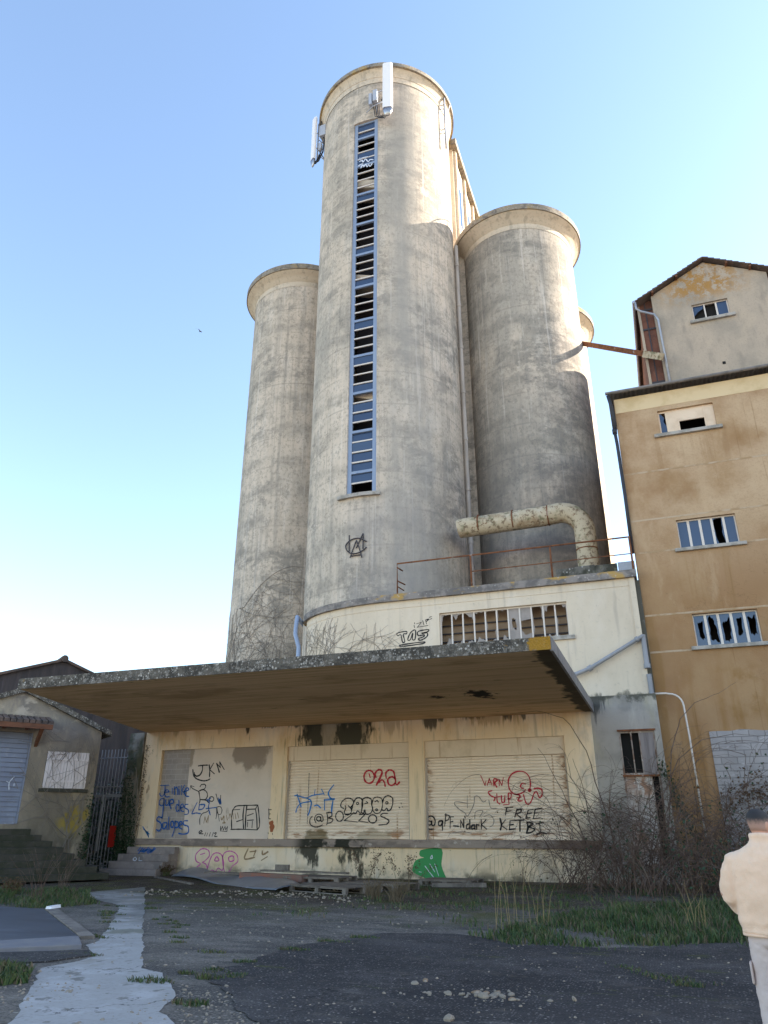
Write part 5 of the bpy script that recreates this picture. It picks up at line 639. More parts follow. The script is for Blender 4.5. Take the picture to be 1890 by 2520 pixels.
MB().tube([(-.1,YB-.38,18.5),(-.02,YB-.3,18.0),(.02,YB-.12,17.6),(.0,YB-.1,16.9)], .075, 10).tube([(-.03,YB-.10,17.0),(.0,YB-.09,16.3),(.02,YB-.08,14),(.0,YB-.08,11.5)], .07, 10).tube([(-.03,YB-.1,17.0),(-.03,YB-.1,16.8)], .1, 10).build('downpipe', M['blackpipe'], B, smooth=True)
MB().box(.5, 25.5, YB+1.6, YB+1.7, 5, 18).build('inner_wall', M['black'], B)
def strip_window(x0, x1, z0, z1, n, broken, label, y=YB, seed=1, frame='whitemetal'):
    b = (x1-x0)/n
    f = MB().wall(x0, x1, z0, z1, y+.14, y+.2, [(x0+b*i+.045, x0+b*(i+1)-.045, z0+.05, z1-.05) for i in range(n)]).build('window', M[frame], B)
    if label: pl(f, label)
    g = MB()
    for i in range(n):
        a, c = x0+b*i+.045, x0+b*(i+1)-.045
        if i in broken: q = shards(a, c, z0+.05, z1-.05, y+.17, broken[i], seed*10+i); g.add(q.v, q.f)
        else: g.add([(a,y+.17,z0+.05),(c,y+.172,z0+.05),(c,y+.168,z1-.05),(a,y+.17,z1-.05)], [(0,1,2,3)])
    g.build('pane', M['glass_blue'], f)
    MB().box(x0-.2, x1+.2, y-.13, y+.14, z0-.13, z0).build('sill', M['sill'], f, bevel=.01)
    return f
strip_window(1.75, 3.85, 11.5, 12.68, 5, {3: .9}, 'upper strip window with one pane broken')
strip_window(1.75, 3.93, 7.72, 8.93, 5, {0: .5, 1: .72, 2: .66, 3: .5, 4: .6}, 'lower strip window with every pane broken', seed=2)
f = pl(MB().wall(1.74, 3.87, 16.48, 17.58, YB+.12, YB+.17, [(1.80,2.02,16.53,17.5), (2.52,3.47,16.5,17.02)]).build('window', M['board'], B), 'boarded window with a dark gap')
MB().box(2.3, 2.36, YB+.105, YB+.12, 16.48, 17.58).box(2.46, 2.52, YB+.10, YB+.12, 16.48, 17.58).box(3.47, 3.53, YB+.10, YB+.12, 16.48, 17.58).box(2.52, 3.47, YB+.105, YB+.12, 17.02, 17.07).build('batten', M['board'], f)
MB().add([(1.80,YB+.15,16.53),(2.0,YB+.15,16.53),(2.02,YB+.15,16.9),(1.93,YB+.15,17.1),(1.97,YB+.15,17.3),(1.85,YB+.15,17.5),(1.8,YB+.15,17.5)], [tuple(range(7))]).build('pane', M['glass_blue'], f)
MB().box(1.48, 4.05, YB-.14, YB+.12, 16.34, 16.48).build('sill', M['sill'], f, bevel=.01)
for h in more: strip_window(h[0], h[1], h[2], h[3], 5, {}, None)
pb = MB(); r_ = random.Random(3)
top = [(1.66 + i*.34, 4.72 + (.07 if i % 3 else .12)*r_.random()) for i in range(12)]
pb.hexa([(x, YB, 0) for x, z in top[:1]] + [(5.5, YB, 0), (5.5, YB, 4.78)] + [(x, YB, z) for x, z in top[::-1]], [(x, YB-.05, 0) for x, z in top[:1]] + [(5.5, YB-.05, 0), (5.5, YB-.05, 4.78)] + [(x, YB-.05, z) for x, z in top[::-1]])
pb.build('block_infill', M['blocks_b'], B)
vp = thing('conduit', 'thin white and rusty pipe bent like a crook against the ochre wall', 'pipe', (1, 28.45, 1.6))
MB().tube([(-.05,28.33,6.08),(.45,28.33,6.07)] + [(.55+.42*math.sin(R(k)), 28.36, 5.62+.43*math.cos(R(k))) for k in range(0, 91, 15)] + [(1.0,28.4,4.6),(1.02,28.42,1.4)], .032, 8).build('pipe', M['whitemetal'], vp, smooth=True)
cl = MB()
for z in (2.9, 1.95): cl.tube([(1.02,28.42,z),(1.02,28.42,z+.07)], .05, 8)
cl.build('collar', M['rust'], vp, smooth=True)

# ------------------------------------------------------------------ gabled tower house on the mill
YG = 33.5
G = thing('gabled_tower', 'roughcast gabled tower rising behind the mill roof, with a small broken window', 'building', (5.4, YG, 19))
gx0, gx1, ge, gxa, gza = 2.66, 8.08, 27.0, 5.37, 28.42
gw = MB(); wx0, wx1, wz0, wz1 = 4.46, 6.12, 24.97, 25.95
for y in (YG, YG+.3):
    fl = [(0,1,2,3)] if y == YG else [(3,2,1,0)]
    for a, b, c, d in [(gx0,wx0,19,ge),(wx1,gx1,19,ge),(wx0,wx1,19,wz0),(wx0,wx1,wz1,ge)]: gw.add([(a,y,c),(b,y,c),(b,y,d),(a,y,d)], fl)
    gw.add([(gx0,y,ge),(gx1,y,ge),(gxa,y,gza)], [(0,1,2) if y == YG else (2,1,0)])
gw.add([(wx0,YG,wz0),(wx1,YG,wz0),(wx1,YG+.3,wz0),(wx0,YG+.3,wz0),(wx0,YG,wz1),(wx1,YG,wz1),(wx1,YG+.3,wz1),(wx0,YG+.3,wz1)], [(0,1,2,3),(4,7,6,5),(0,3,7,4),(1,5,6,2)])
gw.add([(gx0,YG,19),(gx0,YG+.3,19),(gx0,YG+.3,ge),(gx0,YG,ge)], [(3,2,1,0)]); gw.add([(gx1,YG,19),(gx1,YG+.3,19),(gx1,YG+.3,ge),(gx1,YG,ge)], [(0,1,2,3)])
gw.build('gable_wall', M['gable'], G)
MB().box(2.0, 8.75, YG+.35, 45, 19, 27.0).build('side_wall', M['redbrick'], G)
tr = MB()
for z in (20.5, 22.0, 23.6, 25.2, 26.4): tr.box(1.98, 2.66, YG+.30, YG+.36, z, z+.10)
tr.box(2.28, 2.34, YG+.31, YG+.37, 19, 27).build('brick_tie', M['darkbar'], G)
for x in (1.92, 8.72): MB().box(x, x+.12, YG+.28, YG+.40, 19, 27.05).build('corner_post', M['gable'], G)
sl_ = (gza-ge)/(gxa-gx0)
def rz(x): return 28.48 - sl_*abs(x-gxa)
for x0, x1 in ((1.72, gxa), (gxa, 9.05)):
    mb = MB(); n = 14
    for i in range(n):
        a, b = x0+(x1-x0)*i/n, x0+(x1-x0)*(i+1)/n
        za, zb = rz(a), rz(b); u = .05 if x0 < gxa else .05
        lo = .055 if (x0 < gxa) else 0; hi = 0 if (x0 < gxa) else .055
        mb.hexa([(a,YG-.32,za+.02+hi*0),(b,YG-.32,zb+.02),(b,45.3,zb+.02),(a,45.3,za+.02)], [(a,YG-.32,za+.07+(.05 if x0<gxa else .0)),(b,YG-.32,zb+.07+(.0 if x0<gxa else .05)),(b,45.3,zb+.08+(.0 if x0<gxa else .05)),(a,45.3,za+.07+(.05 if x0<gxa else .0))])
    mb.build('roof_slope', M['tiles'], G)
for x in (2.75, 4.0, 6.4, 7.4, 8.4): MB().box(x-.05, x+.05, YG-.3, YG, rz(x)-.10, rz(x)+.02).build('purlin_end', M['woodred'], G)
f = MB().wall(wx0, wx1, wz0, wz1, YG+.12, YG+.17, [(wx0+.05,wx0+.55,wz0+.04,wz1-.04),(wx0+.61,wx0+1.08,wz0+.04,wz1-.04),(wx0+1.16,wx1-.05,wz0+.04,wz1-.04)]).build('window', M['whitemetal'], G)
MB().add([(wx0+.05,YG+.15,wz1-.04),(wx0+.55,YG+.15,wz1-.04),(wx0+.5,YG+.15,wz1-.25),(wx0+.25,YG+.15,wz1-.4),(wx0+.05,YG+.15,wz1-.62)], [(0,1,2,3,4)]).add([(wx0+1.16,YG+.15,wz0+.04),(wx1-.05,YG+.15,wz0+.04),(wx1-.05,YG+.15,wz1-.04),(wx0+1.16,YG+.15,wz1-.04)], [(0,1,2,3)]).build('pane', M['glass_blue'], f)
MB().box(wx0-.2, wx1+.2, YG-.14, YG+.12, wz0-.16, wz0).build('sill', M['sill'], f, bevel=.01)
MB().box(wx0-.3, wx1+.3, YG+.31, YG+.345, wz0-.3, wz1+.3).build('dark_opening', M['black'], f)
MB().tube([(1.84,YG-.3,26.6),(1.86,YG-.28,26.2),(2.05,YG-.22,26.05),(2.66,YG-.15,25.75),(2.80,YG-.12,25.4),(2.84,YG-.10,20.0)], .055, 10).build('downpipe', M['galv'], G, smooth=True)
MB().tube([(1.78,YG-.35,26.62),(1.78,45,26.62)], .08, 8).build('gutter', M['galv'], G)
MB().box(5.30, 5.44, YG-.02, YG+.1, 22.2, 22.34).build('vent_hole', M['black'], G)

# ------------------------------------------------------------------ small gabled house on the left
hg = (math.sin(R(35)), math.cos(R(35))); hn = (hg[1], -hg[0]); HC = (-21.2, 25.25)
def hx(s, o, z): return (HC[0]-hg[0]*s+hn[0]*o, HC[1]-hg[1]*s+hn[1]*o, z)     # s along the gable, o out of it
H = thing('gabled_house', 'small shabby house with a grey blue roller shutter and white window shutters', 'house', (-23, 22.7, 0))
sr, er, ap = 3.15, 5.25, 6.55; sl2 = (ap-er)/sr
hm = MB()
holes = [(.35,1.94,3.08,4.41),(2.56,5.0,1.82,5.05)]
hm.wall(0, 6.3, -.3, er, 0, -.35, holes)
hm.add([(0,0,er),(6.3,0,er),(sr,0,ap)], [(0,1,2)]).add([(0,-.35,er),(6.3,-.35,er),(sr,-.35,ap)], [(2,1,0)])
hm.box(0,.3,-12,-.35,-.3,er).box(6.0,6.3,-12,-.35,-.3,er)
hm.build('wall', M['house'], H, xf=hx, weld=True)
for s0, s1 in ((-.35, sr), (sr, 6.65)):
    mb = MB(); n = 10
    for i in range(n):
        a, b = s0+(s1-s0)*i/n, s0+(s1-s0)*(i+1)/n; za, zb = ap-sl2*abs(a-sr), ap-sl2*abs(b-sr)
        mb.hexa([(a,.18,za+.0),(b,.18,zb+.0),(b,-12,zb+.0),(a,-12,za+.0)], [(a,.18,za+.20),(b,.18,zb+.20),(b,-12,zb+.20),(a,-12,za+.20)])
    mb.build('roof_slope', M['lichen'], H, xf=hx)
for a, b in ((.36, 1.143), (1.153, 1.93)):
    s = MB(); n = 7
    for i in range(n): s.box(a+(b-a)*i/n+.004, a+(b-a)*(i+1)/n-.004, .0, .045, 3.09, 4.42)
    s.box(a, b, .045, .065, 3.3, 3.38).box(a, b, .045, .065, 4.1, 4.18); s.build('window_shutter', M['whitewood'], H, xf=hx)
MB().box(.25, 2.03, -.1, .12, 2.95, 3.07).build('window_sill', M['darkstone'], H, xf=hx)
s = MB(); n = 18; h = (5.0-1.9)/n
for i in range(n): s.hexa([(2.6,-.16,1.9+h*i),(4.96,-.16,1.9+h*i),(4.96,-.10,1.9+h*i),(2.6,-.10,1.9+h*i)], [(2.6,-.16,1.9+h*(i+.86)),(4.96,-.16,1.9+h*(i+.86)),(4.96,-.125,1.9+h*(i+.86)),(2.6,-.125,1.9+h*(i+.86))])
s.box(2.56, 5, -.2, -.165, 1.82, 5.05); s.box(2.56, 2.62, -.16, -.04, 1.82, 5.05).box(2.6, 4.96, -.16, -.09, 1.82, 1.92)
rs = s.build('roller_shutter', M['blueshutter'], H, xf=hx)
sf = lambda u, z: hx(u, -.085, z)
graffiti('housetag', sf, 'ink_white', .03, rs, 'thin white scrawl')
aw = MB(); n = 16
for i in range(n):
    a, b = 2.05+(5.6-2.05)*i/n, 2.05+(5.6-2.05)*(i+1)/n
    aw.hexa([(a+.01,.0,5.56),(b-.01,.0,5.56),(b-.01,.85,5.32),(a+.01,.85,5.32)], [(a+.03,.0,5.68),(b-.03,.0,5.68),(b-.03,.87,5.44),(a+.03,.87,5.44)])
ao = aw.build('awning', M['tiles'], H, xf=hx); MB().box(2.07, 5.58, .74, .84, 5.13, 5.31).build('fascia_board', M['woodred'], ao, xf=hx)
q = MB()
for a in (2.35, 5.2): q.hexa([(a,.0,4.55),(a+.12,.0,4.55),(a+.12,.0,4.75),(a,.0,4.75)], [(a,.75,5.15),(a+.12,.75,5.15),(a+.12,.75,5.31),(a,.75,5.31)])
for a in (2.8, 3.6, 4.4): q.box(a, a+.1, .0, .75, 5.15, 5.3)
q.build('brace', M['woodred'], ao, xf=hx)
st = thing('stone_steps', 'dark mossy steps climbing to the roller shutter of the small house', 'steps', hx(3.8, 1, 0))
mb = MB()
for k in range(8): mb.box(2.25-.33*k, 6.2, .0, 1.0+.32*k, 1.66-.2*k-.205, 1.66-.2*k)
mb.build('treads', M['darkstone'], st, xf=hx, bevel=.02)
# shed far behind
hs0 = (-34.3, 36.4)
def sx(s, o, z): return (hs0[0]+hg[0]*s+hn[0]*o, hs0[1]+hg[1]*s+hn[1]*o, z)
SH = thing('clad_shed', 'large dark purple clad shed with a low gable behind the small house', 'shed', (-34.3, 36.4, 0))
mb = MB(); zz = []; n = 150
for i in range(n+1):
    s = -9+19*i/n; zz.append((s, .012 if i % 2 else 0, 11.25-.36*abs(s)))
mb.loft([[(s,o,-.2) for s,o,z in zz], [(s,o,z) for s,o,z in zz]], closed=False).build('gable_cladding', M['shed'], SH, xf=sx)
for s0, s1 in ((-9.4, 0), (0, 10.4)):
    za, zb = 11.25-.36*abs(s0), 11.25-.36*abs(s1)
    MB().hexa([(s0,.25,za),(s1,.25,zb),(s1,-20,zb),(s0,-20,za)], [(s0,.25,za+.16),(s1,.25,zb+.16),(s1,-20,zb+.16),(s0,-20,za+.16)]).build('roof_slope', M['tiles'], SH, xf=sx)
MB().tube([sx(0,.3,11.38), sx(0,-20,11.38)], .22, 10).build('ridge_tile', M['tiles'], SH)
# pier and gate in the passage
pr_ = thing('stone_pier', 'dark mossy masonry pier at the left corner of the dock', 'pier', (-21.5, 28.2, 0))
pm = MB(); r_ = random.Random(11)
rows = 24
rings = []
for i in range(rows+1):
    z = -.1 + 5.62*i/rows; w0 = .40 + .06*r_.random() + .12*max(0, 1-z/2); w1 = .38
    rings.append([(-21.48-w0+r_.uniform(-.03,.03), 27.95+r_.uniform(-.05,.03), z), (-21.3, 27.86+r_.uniform(-.05,.03), z), (-21.105, 27.9+r_.uniform(-.04,.03), z), (-21.105, 28.6, z), (-21.48-w0, 28.6, z)])
pm.loft(rings).build('masonry', M['pierstone'], pr_)
gtm = thing('barred_gate', 'tall grey barred gate closing the dark passage beside the pier', 'gate', (-22.6, 28.2, 0))
gb = MB()
for i in range(10): gb.tube([(-23.5+i*.175, 28.2, .1), (-23.5+i*.175, 28.2, 4.9)], .022, 6)
gb.build('bars', M['bars'], gtm)
gb = MB()
for z in (.25, 3.35, 4.55): gb.box(-23.55, -21.88, 28.17, 28.23, z-.02, z+.02)
gb.box(-23.55, -21.88, 28.16, 28.24, 2.92, 3.04).build('frame', M['bars'], gtm)
wp = MB().tube([(-22.95, 28.0, .8), (-22.95, 28.0, 3.0)], .06, 8).build('downpipe', M['zinc'], gtm)
tag(MB().box(-22.48, -22.14, 28.12, 28.135, .95, 1.78).build('sign_plate', M['redplate'], None), 'plain red plate hung on the barred gate', 'sign')
bs = thing('block_stairs', 'grey concrete block steps with blue paint at the left end of the dock', 'steps', (-20, 27, 0))
sb = MB(); 
for k in range(4): sb.box(-21.0-.14*k, -18.72-.02*k, YF-.5-.34*k, YF-.18, .99-.255*k-.26, .99-.255*k)
sb.build('steps', M['steps'], bs, bevel=.02)
sm_ = MB()
for a, b in (((-20.6,-.18),(-20.3,-.06)),): pass
bl = MB(); r_ = random.Random(2)
for k in range(14): stroke(bl, [(-20.45+k*.05, .80+r_.uniform(-.05,.05)), (-20.35+k*.055, .93+r_.uniform(-.05,.04))], .06, lambda u, z: (u, YF-.504, z))
pl(bl.build('graffiti', M['ink_blue'], bs), 'blue paint patch')
ol = MB(); stroke(ol, smooth([(-20.3,.62),(-20.38,.55),(-20.3,.49),(-20.22,.55),(-20.3,.62)]), .03, lambda u, z: (u, YF-.844, z)); stroke(ol, [(-20.1,.62),(-20.1,.5),(-19.95,.5)], .03, lambda u, z: (u, YF-.844, z)); pl(ol.build('graffiti', M['ink_white'], bs), 'small white OL')

# ------------------------------------------------------------------ ground
def rough(poly, step=.14, amp=.03, seed=1):
    r = random.Random(seed); out = []
    for i in range(len(poly)):
        a, b = poly[i], poly[(i+1) % len(poly)]; L = math.hypot(b[0]-a[0], b[1]-a[1]); n = max(1, int(L/step)); nx, ny = -(b[1]-a[1])/L, (b[0]-a[0])/L
        for k in range(n):
            t = k/n; x, y = a[0]+(b[0]-a[0])*t, a[1]+(b[1]-a[1])*t; e = min(1, min(t, 1-t)*n/3)
            q = e*amp*(1.1*math.sin(x*1.3+y*.9) + .8*math.sin(x*3.1-y*2.3+1) + .7*math.sin(x*9+y*7.3) + .5*math.sin(x*19-y*23)) + r.uniform(-amp,amp)*.6
            out.append((x+nx*q, y+ny*q))
    return out
def sheet(name, poly, z, m, **k):
    p = rough(poly, **k); mb = MB(); mb.add([(x,y,z) for x,y in p], [tuple(range(len(p)))])
    o = struct(mb.build(name, m)); 
    if o.data.polygons[0].normal.z < 0: o.data.flip_normals()
    return o
M['ground'] = mat('worn_gravelly_asphalt', (.120,.108,.090), [dict(col=(.20,.18,.15), sc=(.5,.7,1), lo=.44, hi=.58, amt=.85, det=10, ro=.7), dict(col=(.075,.07,.062), sc=(.3,1.1,1), lo=.48, hi=.60, amt=.85, det=10, ro=.7),
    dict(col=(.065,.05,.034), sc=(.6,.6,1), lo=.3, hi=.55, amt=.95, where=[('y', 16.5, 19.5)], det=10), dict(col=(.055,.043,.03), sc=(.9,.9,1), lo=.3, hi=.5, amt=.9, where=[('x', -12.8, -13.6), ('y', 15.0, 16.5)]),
    dict(col=(.085,.09,.02), sc=(.8,1.2,1), lo=.50, hi=.58, amt=.85, where=[('y', 13.5, 18.0)], det=11, ro=.72), dict(col=(.09,.09,.03), sc=(1.2,1.2,1), lo=.60, hi=.66, amt=.7, det=11, ro=.72),
    dict(col=(.26,.235,.195), tex='spots', sc=(18,18,18), lo=.45, hi=.28, amt=.8, cells=.4, patch=(.8,.8,1)), dict(col=(.23,.21,.18), tex='spots', sc=(34,34,34), lo=.45, hi=.28, amt=.8, cells=.5), dict(col=(.36,.33,.27), tex='spots', sc=(9,9,9), lo=.28, hi=.18, amt=.75, cells=.25, patch=(.6,.6,1)), dict(col=(.04,.037,.033), sc=(26,26,26), lo=.50, hi=.62, amt=.65, det=9)], rough=.93, spec=.15, bump=[((26,26,26), 1.0, .02), ((1.5,1.5,1.5), .35, .06)])
M['asphalt'] = mat('dark_asphalt', (.048,.044,.042), [dict(col=(.078,.072,.067), sc=(.6,.9,1), lo=.46, hi=.60, amt=.8, det=10, ro=.7), dict(col=(.028,.026,.026), sc=(.35,.5,1), lo=.46, hi=.58, amt=.85, det=10, ro=.7), dict(col=(.13,.119,.103), sc=(.8,2.0,1), lo=.58, hi=.66, amt=.75, det=11, ro=.74),
    dict(col=(.19,.178,.16), tex='spots', sc=(30,30,30), lo=.42, hi=.24, amt=.8, cells=.4), dict(col=(.34,.31,.27), tex='spots', sc=(15,15,15), lo=.24, hi=.15, amt=.8, cells=.3), dict(col=(.017,.016,.016), sc=(38,38,38), lo=.48, hi=.62, amt=.7, det=8),
    dict(col=(.06,.07,.018), sc=(.7,1.8,1), lo=.60, hi=.645, amt=.85, det=11, ro=.74), dict(col=(.012,.011,.010), tex='crack', sc=(.42,.42,1), lo=.012, amt=.8, patch=(.35,.35,1)), dict(col=(.085,.075,.06), sc=(1.7,2.6,1), lo=.56, hi=.62, amt=.6, det=11, ro=.75)], rough=.85, spec=.25, bump=[((34,34,34), 1.0, .014), ((2,2,2), .4, .05)])
M['path'] = mat('pale_concrete_path', (.34,.335,.31), [dict(col=(.30,.295,.27), sc=(.6,.6,1), lo=.42, hi=.62, amt=.8, det=10), dict(col=(.44,.435,.42), sc=(1.5,1.5,1), lo=.5, hi=.64, amt=.6, det=10), dict(col=(.24,.22,.17), sc=(.9,.5,1), lo=.54, hi=.64, amt=.75, det=11, ro=.72), dict(col=(.15,.145,.13), sc=(.4,.7,1), lo=.40, hi=.55, amt=.8, where=[('y', 12.6, 14.5)], det=10), dict(col=(.13,.12,.10), tex='spots', sc=(5,5,5), lo=.14, hi=.08, amt=.8, cells=.5), dict(col=(.22,.21,.19), sc=(20,20,20), lo=.5, hi=.7, amt=.5, det=9), dict(col=(.07,.065,.055), tex='crack', sc=(.33,.33,1), lo=.008, amt=.8), dict(col=(.12,.11,.085), sc=(3,3,1), lo=.60, hi=.65, amt=.7, det=9), dict(col=(.10,.10,.05), sc=(.5,.5,1), lo=.60, hi=.66, amt=.6, det=10)], rough=.8, spec=.25, bump=[((30,30,30), .4, .008)])
M['yard'] = mat('pale_bounce_ground', (.52,.48,.41), [dict(col=(.30,.28,.24), sc=(.5,.5,1), lo=.42, hi=.6, amt=.8), dict(col=(.52,.49,.43), tex='spots', sc=(20,20,20), amt=.6, cells=.5)], bump=[((26,26,26), 1.0, .02)])  # colour kept pale so this added ground bounces sunlight
M['deck'] = mat('dark_steel_deck', (.050,.055,.068), [dict(col=(.032,.034,.042), sc=(.5,1.5,1), lo=.42, hi=.62, amt=.8), dict(col=(.11,.12,.145), sc=(.4,2,1), lo=.52, hi=.70, amt=.7), dict(col=(.10,.09,.08), sc=(9,9,9), lo=.58, hi=.7, amt=.4)], rough=.5, spec=.4, bump=[((8,8,8), .2, .01)])
M['kerb'] = mat('kerb_concrete', (.16,.16,.17), [dict(col=(.19,.185,.18), sc=(3,3,3), lo=.42, hi=.62, amt=.8)], bump=[((20,20,20), .5, .01)])
gm = MB(); gm.add([(-500,-300,0),(500,-300,0),(500,700,0),(-500,700,0)], [(0,1,2,3)]); struct(gm.build('ground', M['ground']))
sheet('concrete_path', [(-15.6,21.6),(-13.19,18.25),(-12.18,16.9),(-8.08,11.28),(-6.67,9.33),(-6.22,9.14),(-5.25,8.02),(-4.96,7.32),(-4.54,6.97),(-3.9,5.6),(-5.6,4.6),(-5.99,6.45),(-7.11,7.89),(-7.88,8.9),(-7.87,9.9),(-8.76,10.77),(-8.91,11.26),(-12.4,16.22),(-13.5,17.0),(-15.9,18.6)], .006, M['path'], amp=.022)
sheet('asphalt_patch', [(-3.82,7.23),(-4.63,8.12),(-5.59,9.2),(-5.63,11.89),(-4.92,13.65),(-3.75,13.95),(-3.07,13.58),(-2.53,12.95),(-1.04,13.23),(.84,14.42),(4,15.2),(14,15.5),(14,2.6),(-2,2.6),(-3.0,5.2)], .010, M['asphalt'], amp=.05)
sheet('yard', [(-60,2.2),(-20,2.6),(-6,3.2),(0,2.2),(16,2.0),(60,2.4),(60,-70),(-60,-70)], .014, M['yard'], step=.8, amp=.15)  # unseen sheet behind the camera, added to brighten the canopy underside
wb = thing('weighbridge', 'dark steel weighbridge deck with pale kerb at the left edge', 'weighbridge', (-12, 12.5, 0))
MB().prism([(-14.6,14.86),(-13.3,14.78),(-9.32,11.28),(-10.05,10.36),(-14.6,6.3),(-19,10.4)], -.02, .035).build('deck', M['deck'], wb, bevel=.01)
MB().prism([(-10.04,10.32),(-9.24,11.16),(-8.55,10.42),(-9.38,9.70),(-13.9,5.6),(-14.5,6.2)], -.02, .07).build('kerb', M['kerb'], wb, bevel=.015)
MB().prism([(-13.28,14.80),(-9.28,11.26),(-9.12,11.40),(-13.12,14.97)], -.02, .05).build('frame', M['wood'], wb)
MB().prism([(-9.36,9.67),(-8.3,10.28),(-7.95,9.92),(-8.14,9.28),(-8.6,8.96),(-13.5,4.9),(-13.88,5.55)], -.02, .02).build('apron', M['asphalt'], wb)
tag(MB().hexa([(-13.10,14.62,.05),(-12.98,14.66,.05),(-13.02,15.0,.05),(-13.16,14.98,.05)], [(-13.09,14.63,.10),(-12.99,14.67,.09),(-13.03,14.99,.11),(-13.15,14.97,.10)]).build('litter', M['white']), 'flat scrap of white litter by the corner of the weighbridge', 'litter')

# ------------------------------------------------------------------ grass, moss, stones
def inside(p, poly):
    x, y = p; c = False; j = len(poly)-1
    for i in range(len(poly)):
        if (poly[i][1] > y) != (poly[j][1] > y) and x < (poly[j][0]-poly[i][0])*(y-poly[i][1])/(poly[j][1]-poly[i][1])+poly[i][0]: c = not c
        j = i
    return c
def hsh(x, y, s=0):
    return (math.sin(x*1.7+s)*math.cos(y*1.3-s*.7) + .6*math.sin(x*4.1+y*2.9+s*2) + .4*math.cos(x*7.3-y*6.1+s))/2
def blades(mb, poly, n, h0, h1, seed, gate=None, wid=.012):
    r = random.Random(seed); xs = [p[0] for p in poly]; ys = [p[1] for p in poly]; k = 0
    while k < n:
        p = (r.uniform(min(xs), max(xs)), r.uniform(min(ys), max(ys)))
        if not inside(p, poly): continue
        k += 1
        q = hsh(p[0], p[1], seed)
        if gate is not None and q < gate + r.uniform(-.25,.25): continue
        h = r.uniform(h0, h1)*(1+.5*q); a = r.uniform(0, 6.283); l = r.uniform(.15,.8)*h; b = r.uniform(0, 6.283)
        dx, dy = math.cos(a)*wid*r.uniform(.5,1.3), math.sin(a)*wid; lx, ly = math.cos(b)*l, math.sin(b)*l
        x, y = p; mi = 0 if r.random() < .48 else (1 if r.random() < .62 else 2)
        mb.add([(x-dx,y-dy,0),(x+dx,y+dy,0),(x+dx*.7+lx*.4,y+dy*.7+ly*.4,h*.6),(x-dx*.7+lx*.4,y-dy*.7+ly*.4,h*.6),(x+lx,y+ly,h)], [(0,1,2,3),(3,2,4)], mi)
GM = [M['grass'], M['grass_d'], M['straw_d']]
gr = MB()
blades(gr, [(-3.2,13.6),(-2.53,12.95),(-1.05,13.3),(.85,14.5),(5.5,15.4),(5.5,21.5),(1.4,21.3),(-1.45,19.2),(-2.69,17.0),(-3.0,14.4)], 26000, .04, .15, 4, -.25)
blades(gr, [(-1.5,15),(5,15.6),(5,21),(1,21),(-1.5,19)], 9000, .08, .24, 61, -.1)
blades(gr, [(-3.6,14),(-3.0,12.6),(-1.0,12.9),(1.2,14.0),(6,14.9),(6,23),(-3,20)], 5000, .02, .12, 41, .25)
blades(gr, [(-9,15.5),(-3,14),(-2.5,18),(-9,21)], 2200, .02, .09, 43, .45)
blades(gr, [(-7.5,17.5),(-1.5,17.2),(1,21),(1,25),(-6,26.5),(-8,24)], 6000, .03, .11, 9, .15)
blades(gr, [(-1.1,11.7),(-.8,11.75),(-.5,11.2),(.4,10.75),(.3,10.55),(-.2,10.4),(-.6,10.9)], 350, .02, .05, 5, .0, .008)
blades(gr, [(-.2,10.55),(.1,10.55),(.1,10.35),(-.2,10.35)], 160, .02, .06, 6, None, .008)
for cx, cy, r_ in [(-5.66,10.2,.10),(-5.5,11.4,.14),(-5.3,12.4,.16),(-6.0,8.6,.16),(-5.45,9.0,.10),(-5.0,13.0,.15),(-4.9,7.75,.12),(-5.9,9.2,.08)]:
    blades(gr, [(cx+r_*2*math.cos(a), cy+r_*math.sin(a)) for a in [k*.785 for k in range(8)]], int(1100*r_), .02, .06, int(cx*100), None, .008)
for k in range(34):
    t_ = rnd.random(); e = rnd.choice((0,1)); x = (-12.6+7.6*t_ if e else -12.9+5.6*t_) + rnd.gauss(0,.12); y = (17.6-9.0*t_ if e else 16.6-7.6*t_) + rnd.gauss(0,.12); r_ = rnd.uniform(.04,.13)
    blades(gr, [(x+r_*2*math.cos(a), y+r_*math.sin(a)) for a in [k2*.785 for k2 in range(8)]], int(700*r_), .015, .05, k+200, None, .007)
tag(gr.build('grass', GM), 'short rough grass growing over the asphalt before the brambles', 'grass', kind='stuff')
gl_ = MB()
blades(gl_, [(-17.5,15.2),(-15.15,15.4),(-13.7,14.9),(-13.1,16.4),(-14.2,17.4),(-16,19.5),(-19,19.5),(-20,16)], 9000, .03, .14, 14, -.35)
blades(gl_, [(-8.7,8.8),(-8.1,9.0),(-7.3,8.05),(-7.5,7.7)], 900, .03, .10, 15, -.1)
tag(gl_.build('grass', GM), 'dark grass and moss growing between the weighbridge and the small house', 'grass', kind='stuff')
def pebble(mb, x, y, s, r, z=0):
    n = r.choice((5,6,7)); rings = []; ax, ay, h = s*r.uniform(.7,1.4), s*r.uniform(.6,1.1), s*r.uniform(.6,1.1); ph = r.uniform(0,6.28); tx, ty = r.uniform(-.35,.35), r.uniform(-.35,.35)
    rad = [r.uniform(.72,1.18) for _ in range(n)]
    for zz, f in ((-.15,.85),(.30,1),(.72,.72),(.95,.3)):
        rings.append([(x+ax*f*rad[k]*math.cos(6.283*k/n+ph)+tx*s*zz, y+ay*f*rad[k]*math.sin(6.283*k/n+ph)+ty*s*zz, z+h*zz*r.uniform(.85,1.12)) for k in range(n)])
    return mb.loft(rings)
M['stone_b'] = mat('brown_stone', (.22,.15,.09), [dict(col=(.36,.31,.24), sc=(14,14,14), lo=.45, hi=.6, amt=.8)], bump=[((40,40,40), .6, .01)])
gv = MB(); r_ = random.Random(21)
